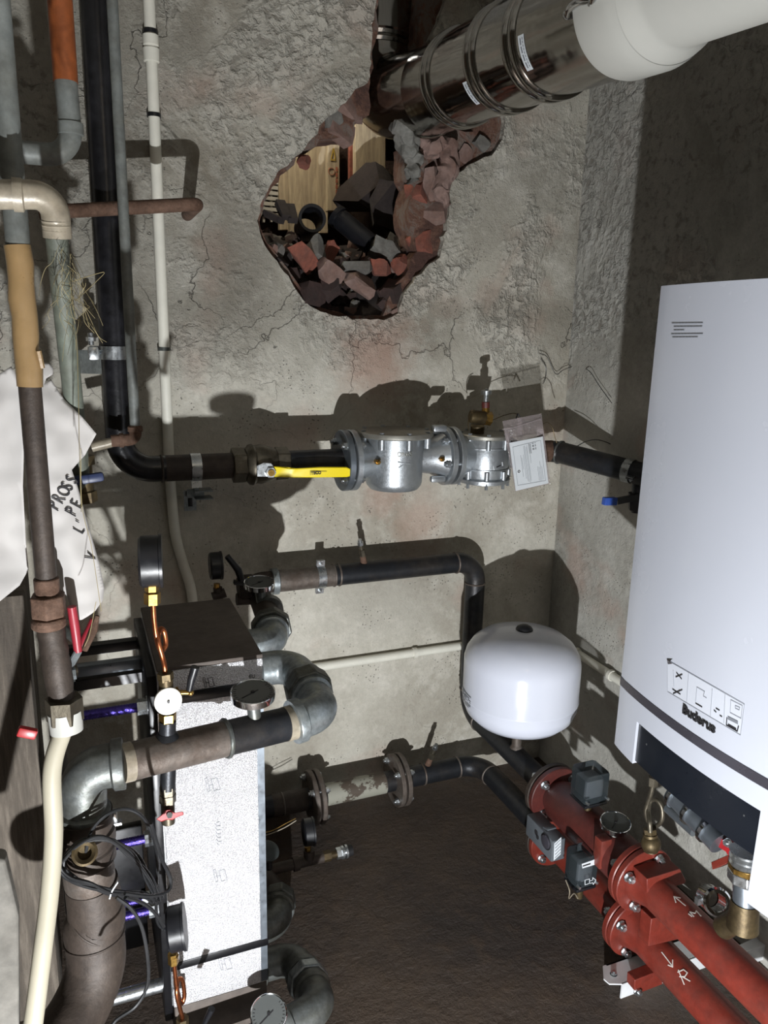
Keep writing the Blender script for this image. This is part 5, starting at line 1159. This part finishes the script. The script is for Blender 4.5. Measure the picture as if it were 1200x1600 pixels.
for t_, F, yf, lab in ((gm, M, MYf, 'M'), (gr_, Rr, RYf, 'R')):
    PRD = .0445
    MB().lathe([(0, .062), (.018, .054), (.05, PRD), (yf+.2, PRD)], F(yf-.012), (0, -1, 0), 36).build('pipe', 'red_paint', t_)
    red_flange(F(yf-.009), .088 if lab == 'M' else .085, t_); bolts(F(yf+.001), (0, 1, 0), .067, 4, .021, .0095, t_, ph=.5, h=.013, sides=(-1, 1))
def on_pipe(px, py, F, r=.0453):
    """point where the viewing ray meets the pipe's surface"""
    d = _ray(px, py); c = F(0); A = d.x**2+d.z**2; ox, oz = CAM.x-c.x, CAM.z-c.z
    B = 2*(d.x*ox+d.z*oz); C_ = ox*ox+oz*oz-r*r; q = B*B-4*A*C_
    t = (-B-math.sqrt(max(0, q)))/(2*A); p_ = CAM+d*t; return p_, V((p_.x-c.x, 0, p_.z-c.z)).normalized()
def chalk(strokes, F, parent, name):
    m = MB()
    for s in strokes:
        for a, b in zip(s, s[1:]):
            P = [on_pipe(a[0]+(b[0]-a[0])*k/4, a[1]+(b[1]-a[1])*k/4, F) for k in range(5)]
            for (p_, n_), (q_, _) in zip(P, P[1:]): m.line([p_, q_], .0026, n_, .0004)
    m.build(name, 'chalk', parent)
chalk([[(1071,1415),(1054,1401)], [(1056,1410),(1053,1401),(1063,1403)]], M, gm, 'chalk_arrow')
chalk([[(1084,1432),(1078,1425),(1086,1427),(1088,1423),(1095,1431)], [(1076,1428),(1081,1432)]], M, gm, 'chalk_letter')
chalk([[(1034,1488),(1051,1510)], [(1044,1508),(1051,1511),(1051,1500)]], Rr, gr_, 'chalk_arrow')
chalk([[(1060,1516),(1069,1538)], [(1059,1519),(1068,1515),(1074,1520),(1070,1526),(1062,1526)], [(1066,1526),(1078,1533)]], Rr, gr_, 'chalk_letter')
# spacer plates and the white foot rail
YP = MYf-.07
pp = lambda x, y: at(x, y, Y=YP)
sp = thing('spacer_bracket', 'red steel bracket plate on top of the upper red pipe beside its flange', 'bracket', pp(1040, 1400)); a = pp(1012,1376); b = pp(1066,1360)
MB().prism([pp(1011,1374), pp(1063,1358), pp(1072,1376), pp(1070,1381), pp(1011,1397)], (0, .05, 0)).build('plate', 'red_paint', sp, bevel=.002)
sp = thing('spacer_bracket', 'red steel bracket plate between the two red pipes beside their flanges', 'bracket', pp(1040, 1470))
MB().prism([pp(1018,1436), pp(1050,1430), pp(1066,1458), pp(1060,1468), pp(1013,1479)], (0, .04, 0)).build('plate', 'red_paint', sp, bevel=.002)
sp = thing('spacer_bracket', 'red steel foot plate under the lower red pipe on the white rail', 'bracket', pp(1010, 1550))
MB().prism([pp(992,1532), pp(1030,1517), pp(1036,1538), pp(1005,1550), pp(991,1548)], (0, .03, 0)).build('plate', 'red_paint', sp, bevel=.002); bolt(pp(996, 1549), (0, -1, .2), .008, .008, sp)
fr = thing('foot_rail', 'white painted steel foot rail on the floor under the two red pipes', 'rail', at(960, 1545, Z=.0))
f0_ = at(968, 1560, Z=.0); 
m = MB(); y0 = f0_.y; xs = at(946, 1535, Z=.035).x; wz = .045
m.prism([(xs, y0+.012, wz), (xs-.004, y0+.03, wz), (xs+.02, y0+.065, wz), (RW-.08, y0+.065, wz), (RW-.08, y0, wz), (xs+.03, y0, wz)], (0, 0, -.004)); m.build('top_flange', 'silver_paint', fr)
MB().box(((xs+.03+RW-.08)/2, y0, wz/2), (RW-.08-xs-.03, .004, wz)).build('front_web', 'silver_paint', fr)
MB().box(((xs+.03+RW-.08)/2, y0+.063, wz/2), (RW-.08-xs-.03, .004, wz)).build('rear_web', 'silver_paint', fr)
bolt((xs+.03, y0+.033, wz), (0, 0, 1), .007, .006, fr)
# dial thermometer on the header
c = at(962, 1284, X=RX-.01)
s_ = thing('red_pocket', 'lit red square pocket under the dial on the shaded red header', 'pocket', c)
MB().box((RX-.050, c.y-.006, MZ+.022), (.034, .032, .085), bev=.004).build('pocket', 'red_paint', s_)
dial_thermometer(c, .040, .016, V((RX-.012, c.y, MZ+BR-.004)), .016, 'chrome dial thermometer on the shaded red header between the clear boxes', 'dial_gray', (-.08, -.12, 1))
# pressure switches under smoky covers
def switch(px, py, Y, size, label, printed=False):
    """px,py: foot of the near vertical edge"""
    e = at(px, py, Y=Y); sx, sy, sz = size; c = e+V((sx/2, sy/2, sz/2)); t = thing('pressure_switch', label, 'pressure switch', e+V((sx/2, sy/2, 0)), 'pressure switches on the red header')
    MB().box(c, size, bev=.010).build('clear_cover', 'smoke_plastic', t)
    MB().box(c+V((.004, .006, -sz*.12)), (sx*.74, sy*.7, sz*.6), bev=.004).build('mechanism', 'gray_plastic', t)
    MB().box(c+V((0, 0, -sz/2-.004)), (sx*.95, sy*.95, .010), bev=.003).build('base', 'black_plastic', t)
    m = MB(); m.cyl(c+V((0, 0, -sz/2-.005)), c+V((0, 0, -sz/2-.05)), .011, seg=14); m.build('stem', 'brass_dull', t)
    for s in (-1, 1): MB().cyl(c+V((s*sx*.42, -sy*.5+.006, -sz/2+.012)), c+V((s*sx*.42, -sy*.5-.006, -sz/2+.012)), .004, seg=10).build('screw', 'zinc', t)
    if printed:
        f = lambda x, y: at(x, y, Y=Y-.0006)
        m = MB(); m.quad(f(909,1350), f(929,1343), f(930,1351), f(910,1357)); st = m.build('sticker', 'label', t)
        m = MB(); m.line([f(911,1353), f(922,1349.5)], .004, (0, -1, 0)); m.build('sticker_print', 'ink', st)
        m = MB(); n_ = (0, -1, 0)
        m.line([f(914,1375), f(921,1373), f(921,1380), f(914,1382.5), f(914,1375)], .0016, n_); m.line([f(922,1376), f(926,1375), f(926,1371), f(931,1375), f(927,1382), f(926,1379), f(922,1380)], .0016, n_); m.build('arrow_print', 'label', t)
    return t
switch(914, 1262, at(914, 1262, X=RX-.05).y, (.078, .075, .092), 'smoky clear pressure switch box on the far side of the shaded red header')
switch(901, 1393, at(901, 1393, X=RX-.115).y, (.066, .062, .098), 'smoky clear pressure switch box with white arrow mark near the floor', True)
# grey thermostat
e = at(861, 1348, X=RX-.10); th = thing('thermostat', 'grey box thermostat with round knob on the near side of the shaded red header', 'thermostat', e)
L_, H_, W_ = .135, .068, .045
cN = e+V((W_/2, L_/2, H_/2)); 
MB().box(cN, (W_, L_, H_), bev=.004).build('housing', 'gray_plastic', th)
MB().box(cN+V((.004, -.012, H_/2)), (W_*.8, .02, .008), bev=.003).build('cover_band', 'gray_plastic', th)
kx = e.x; fT = lambda x, y: at(x, y, X=kx-.0005)
k_ = fT(853, 1315); m = MB(); m.lathe([(0, .020), (.004, .019), (.006, .012)], k_, (-1, 0, 0), 28); m.build('knob', 'stripe', th)
m = MB(); m.lathe([(0, .0235), (.0008, .0235)], k_, (-1, 0, 0), 28); m.build('dial_ring', 'ink', th)
m = MB(); m.cyl(fT(838,1301), fT(838,1301)+V((-.0012, 0, 0)), .008, seg=14); m.cyl(fT(840,1308), fT(840,1308)+V((-.0012, 0, 0)), .007, seg=14); m.build('dark_mark', 'ink', th)
fN = lambda x, y: at(x, y, Y=e.y-.0006)
m = MB(); m.quad(fN(866,1318), fN(877,1308), fN(876,1335), fN(865,1345)); st = m.build('sticker', 'label', th)
m = MB()
for k in range(5): m.line([fN(867.5, 1320+k*5), fN(875.5, 1312+k*5)], .0022, (0, -1, 0))
m.build('sticker_print', 'ink_gray', st)
MB().cyl(cN+V((W_/2, 0, 0)), V((RX-BR*.8, cN.y, cN.z)), .012, seg=14).build('stem', 'brass_dull', th)
# small capillary lines under the boxes
tag(MB().tube(smooth([at(x, y, X=RX-.13) for x, y in ((884,1375),(890,1392),(889,1404),(897,1396),(903,1404))], 5), .0016, 5).build('thin_wire', 'old_elbow'), 'thin pale wire under the pressure switch near the floor', 'wire')
# ================================================================== boiler
BX = 1.05; ya = at(1033, 447, X=BX).y; yb = ya-.52
ztp = at(1033, 447, X=BX).z; zbt = at(968, 1168, X=BX).z
bul = lambda y: .030*math.sin(math.pi*max(0, min(1, (ya-y)/(ya-yb))))**.8
def fb(px, py, off=.0006):
    x = BX
    for _ in range(6): p_ = at(px, py, X=x-off); x = BX-bul(p_.y)
    return p_
bo = thing('wall_boiler', 'large white wall-hung boiler with grey stripe and dark navy lower panel at the right', 'boiler', (1.35, (ya+yb)/2, zbt))
zn = at(1003, 1124, X=BX).z; yn = at(1002, 1150, X=BX).y; ynr = at(1193, 1330, X=BX).y
def front(y0, y1, z0, z1, th, off, name, mat, bev=.0):
    m = MB(); n = 14; F = []; B = []
    ys = [y0+(y1-y0)*k/n for k in range(n+1)]
    poly = [V((BX-bul(y)-off, y, z0)) for y in ys]+[V((BX+th, y1, z0)), V((BX+th, y0, z0))]
    m.prism(poly, (0, 0, z1-z0)); return m.build(name, mat, bo, bevel=bev, angle=30)
ys = [ya+(yb-ya)*k/28 for k in range(29)]+[yn, ynr]; ys.sort(reverse=True)
m = MB(); fr_ = lambda z: {y: m.bm.verts.new((BX-bul(y), y, z)) for y in ys}
T, N_, B_, R_ = fr_(ztp), fr_(zn), fr_(zbt), fr_(at(1197, 1418, X=BX).z)
for a, b in zip(ys, ys[1:]):
    m.face((T[a], T[b], N_[b], N_[a]))
    if a <= ya and b >= yn: m.face((N_[a], N_[b], B_[b], B_[a]))
    if a <= ynr: m.face((N_[a], N_[b], R_[b], R_[a]))
bk = lambda y, z, x: m.bm.verts.new((x, y, z))
for d_, zz0, x_ in ((T, ztp, BX+.43),):
    A, B2 = bk(ya, ztp, x_), bk(yb, ztp, x_); m.face([T[y] for y in ys]+[B2, A])
    A0, A1, A2 = bk(ya, zbt, x_), bk(yb, zbt, x_), None
    m.face((T[ya], A, A0, B_[ya], N_[ya])); m.face((T[yb], N_[yb], R_[yb], A1, B2)); m.face((A, B2, A1, A0))
for y, d_ in ((yn, B_), (ynr, R_)):
    q0, q1 = bk(y, zn, BX+.10), bk(y, d_[y].co.z, BX+.10); m.face((N_[y], d_[y], q1, q0))
m.bm.normal_update(); m.build('casing', 'white_boiler', bo, angle=35)
front(yn-.001, ynr+.001, zbt+.006, zn-.001, .03, -.006, 'lower_panel', 'navy')
MB().box((BX+.24, (ya+yb)/2, zbt+.075), (.36, .50, .08)).build('underside_tray', 'navy', bo)
zs1 = at(976, 1060, X=BX).z; zs0 = at(975, 1073, X=BX).z
front(ya+.0005, yb-.0005, zs0, zs1, .0, .0012, 'trim_stripe', 'stripe')
for x, y in ((1011,1163),(1083,1194),(1163,1274)): MB().sphere(fb(x, y, -.007), .0022, 8).build('rivet', 'zinc', bo)
# maker's name
o_ = fb(1066, 1113, .001); text('Buderus', .0245, o_, (0, -1, 0), (0, 0, 1), 'ink', bo, 'logo', .0012, .0005, warp=lambda p: V((BX-bul(p.y)-.0015+(p.x-o_.x), p.y, p.z)))
# upper note
m = MB(); n_ = (-1, 0, 0)
for k, (a, b) in enumerate(((1050,1098),(1053,1097),(1053,1069),(1049,1098),(1051,1090))):
    y = (505, 510.5, 516, 522, 527)[k]; x = a
    while x < b: m.line([fb(x, y-(x-1050)*.01), fb(min(b, x+4.2), y-(x+4-1050)*.01)], .0013, n_, .0003); x += 5.0
m.build('note_lettering', 'ink_gray', bo)
# instruction label
m = MB(); Q = [fb(1042,1031), fb(1163,1101), fb(1157,1149), fb(1043,1081)]; 
for k in range(10):
    a0_, a1_ = k/10, (k+1)/10; e_ = lambda t_, top: fb(1042+121*t_, 1031+70*t_, .0004) if top else fb(1043+114*t_, 1081+68*t_, .0004)
    m.quad(e_(a0_, 1), e_(a1_, 1), e_(a1_, 0), e_(a0_, 0))
lb = m.build('instruction_label', 'label_film', bo)
m = MB(); sbd = lambda P: [fb(a[0]+(b[0]-a[0])*k/6, a[1]+(b[1]-a[1])*k/6, .0012) for a, b in zip(P, P[1:]) for k in range(7)]
L = lambda *P: m.line(sbd(P), .0008, n_, .0003)
L((1043,1032),(1163,1101),(1157,1149),(1043,1081),(1043,1032)); L((1076,1051),(1073,1097)); L((1113,1077),(1110,1119)); L((1133,1085),(1131,1130))
L((1052,1048),(1053,1072)); L((1089,1074),(1101,1081),(1099,1088),(1104,1091)); L((1089,1074),(1087,1097)); L((1142,1094),(1160,1103),(1158,1123),(1141,1114),(1142,1094)); L((1149,1103),(1156,1106),(1155,1110),(1149,1107),(1149,1103)); m.build('label_outlines', 'ink_pale', lb)
m = MB(); L = lambda *P: m.line(sbd(P), .0016, n_, .0004)
L((1057,1051),(1065,1061)); L((1056,1058),(1066,1054)); L((1051,1077),(1063,1085)); L((1052,1084),(1066,1078)); L((1058,1082),(1062,1079)); L((1087,1099),(1097,1105)); L((1119,1107),(1124,1110)); L((1116,1110),(1119,1113)); L((1125,1118),(1128,1120)); L((1136,1122),(1135,1133),(1152,1143),(1154,1135)); L((1138,1132),(1150,1139)); m.build('pictograms', 'ink', lb)
m = MB(); m.quad(fb(1137,1119,.0012), fb(1153,1127,.0012), fb(1153,1132,.0012), fb(1137,1124,.0012)); m.build('label_grey_bar', 'ink_gray', lb)
m = MB(); m.prism([fb(1042,1030,.001), fb(1051,1037,.006), fb(1044,1038,.001)], (-.0004, 0, 0)); m.build('peeled_corner', 'stripe', lb)
MB().cyl((BX+.2, (ya+yb)/2, ztp-.01), (BX+.2, (ya+yb)/2, ztp+.10), .055, seg=32).build('flue_socket', 'white_pp', bo)
# ---- things under the boiler
XU = 1.30
su = thing('siphon_tube', 'curled steel gauge siphon tube hanging under the boiler next to the navy panel', 'siphon', at(1016, 1300, X=1.22)); sq = lambda x, y, o=0: at(x, y, X=1.22+o)
m = MB(); m.tube(smooth([sq(1020,1226), sq(1017,1240), sq(1011,1258), sq(1009,1270), sq(1014,1285,.01), sq(1024,1291,.02), sq(1034,1281,.02), sq(1034,1262,.02), sq(1026,1250,.015), sq(1016,1252,.01), sq(1013,1268,0), sq(1015,1285,-.01), sq(1016,1300,-.01)], 7), .0055, 14); m.build('tube', 'nickel_dull', su)
m = MB(); m.hexa(sq(1021,1214), sq(1020,1227), .012); m.build('nut', 'nickel_dull', su)
bb_ = thing('brass_cock', 'dark brass cock under the siphon tube behind the dial thermometer', 'cock', sq(1016, 1318)); m = MB(); m.hexa(sq(1015,1295), sq(1016,1305), .016); m.cyl(sq(1016,1303), sq(1017,1330), .017, seg=18); m.sphere(sq(1017,1318), .024, 14); m.build('body', 'brass_dull', bb_)
XS = 1.22; ss = lambda x, y, o=0: at(x, y, X=XS+o)
sv = thing('silver_pipe', 'silver grey pipe with bright rings under the navy panel of the boiler', 'pipe', ss(1085, 1280))
a, b = ss(1052,1238), ss(1125,1318); d = b-a
MB().cyl(a, b, .026, seg=28).build('pipe', 'clean_steel', sv)
for f in (.08, .42, .76): MB().lathe([(-.004, .026), (-.004, .031), (.004, .031), (.004, .026)], a+d*f, d, 28, cap=False).build('ring', 'chrome', sv)
a, b = ss(1043,1262,.03), ss(1085,1300,.03); tag(MB().cyl(a, b, .012, seg=16).build('grey_bar', 'clean_steel', loc=a), 'thin grey bar below the silver pipe under the boiler', 'bar')
rb_ = thing('red_frame_bar', 'bright red frame bar with bolt under the right part of the navy panel', 'frame bar', ss(1135, 1325))
MB().prism([ss(1112,1302), ss(1160,1330), ss(1158,1348), ss(1137,1336), ss(1134,1331), ss(1113,1318)], (.03, 0, 0)).build('bar', 'red_bright', rb_, bevel=.001); bolt(ss(1137, 1317), (-1, 0, .3), .007, .006, rb_)
rb2 = thing('red_frame_plate', 'red frame plate lying below the bright red bar with the bolt', 'frame plate', ss(1130, 1350)); MB().prism([ss(1111,1347), ss(1146,1332), ss(1154,1336), ss(1152,1342), ss(1113,1359)], (.03, .0, 0)).build('plate', 'red_paint', rb2, bevel=.001)
rb3 = thing('red_frame_upright', 'red frame piece at the right edge of the picture beside the steel union', 'frame bar', ss(1195, 1375)); MB().prism([ss(1182,1340), ss(1215,1355), ss(1215,1400), ss(1186,1372)], (.03, 0, 0)).build('piece', 'red_paint', rb3, bevel=.001)
vq = lambda x, y, o=0: at(x, y, X=1.16+o)
un = thing('steel_union', 'bright union with brass ring and grey steel sleeve under the right of the boiler', 'union', vq(1165, 1412))
m = MB(); m.lathe([(0, .030), (.006, .033), (.012, .030), (.018, .033), (.024, .030), (.03, .033)], vq(1167,1352), vq(1168,1325)-vq(1167,1352), 32); m.build('ribbed_neck', 'zinc', un)
m = MB(); m.cyl(vq(1167,1352), vq(1167,1360), .034, seg=8); m.build('brass_ring', 'brass', un)
m = MB(); m.cyl(vq(1167,1359), vq(1166,1376), .035, seg=8); m.build('hex_nut', 'zinc', un, bevel=.002)
m = MB(); m.cyl(vq(1166,1374), vq(1164,1412), .0235, seg=30); m.build('sleeve', 'clean_steel', un)
m = MB(); m.cyl(vq(1164,1408), vq(1160,1450), .026, .03, 24); m.cyl(vq(1160,1432), vq(1130,1450), .022, seg=20); m.build('brass_body', 'brass_dull', un)
cf = thing('threaded_collar', 'chrome threaded pipe collar open towards the camera beside the steel union', 'collar', vq(1118, 1408, .04))
c_ = vq(1118, 1408, .04); axc = V((-.35, -.8, .45)).normalized()
m = MB(); m.lathe([(-.04, .020), (-.04, .026), (0, .026), (.004, .030), (.010, .030), (.014, .026), (.014, .019)]+[(.012-.006*k, .019 if k % 2 else .0205) for k in range(9)], c_, axc, 36, cap=False); m.build('ring', 'chrome', cf)
m = MB(); m.box(c_+axc.cross(V((0,0,1))).normalized()*.036, (.012, .01, .016)); m.build('screw_lug', 'zinc', cf)
wp = thing('white_bracket_plate', 'white steel plate standing behind the grey sleeve under the boiler', 'bracket', vq(1170, 1400, .10)); MB().prism([vq(1145,1368,.10), vq(1190,1362,.10), vq(1192,1372,.10), vq(1172,1402,.10), vq(1144,1392,.10)], (.003, 0, 0)).build('plate', 'silver_paint', wp)
fr2 = thing('rear_foot_rail', 'white steel foot plate on the floor between the two red pipes and the right edge', 'rail', at(1180, 1475, Z=0)); MB().prism([at(1150,1478,Z=.06), at(1230,1440,Z=.06), at(1230,1465,Z=.06), at(1165,1488,Z=.06)], (0, 0, -.05)).build('plate', 'silver_paint', fr2, bevel=.003)
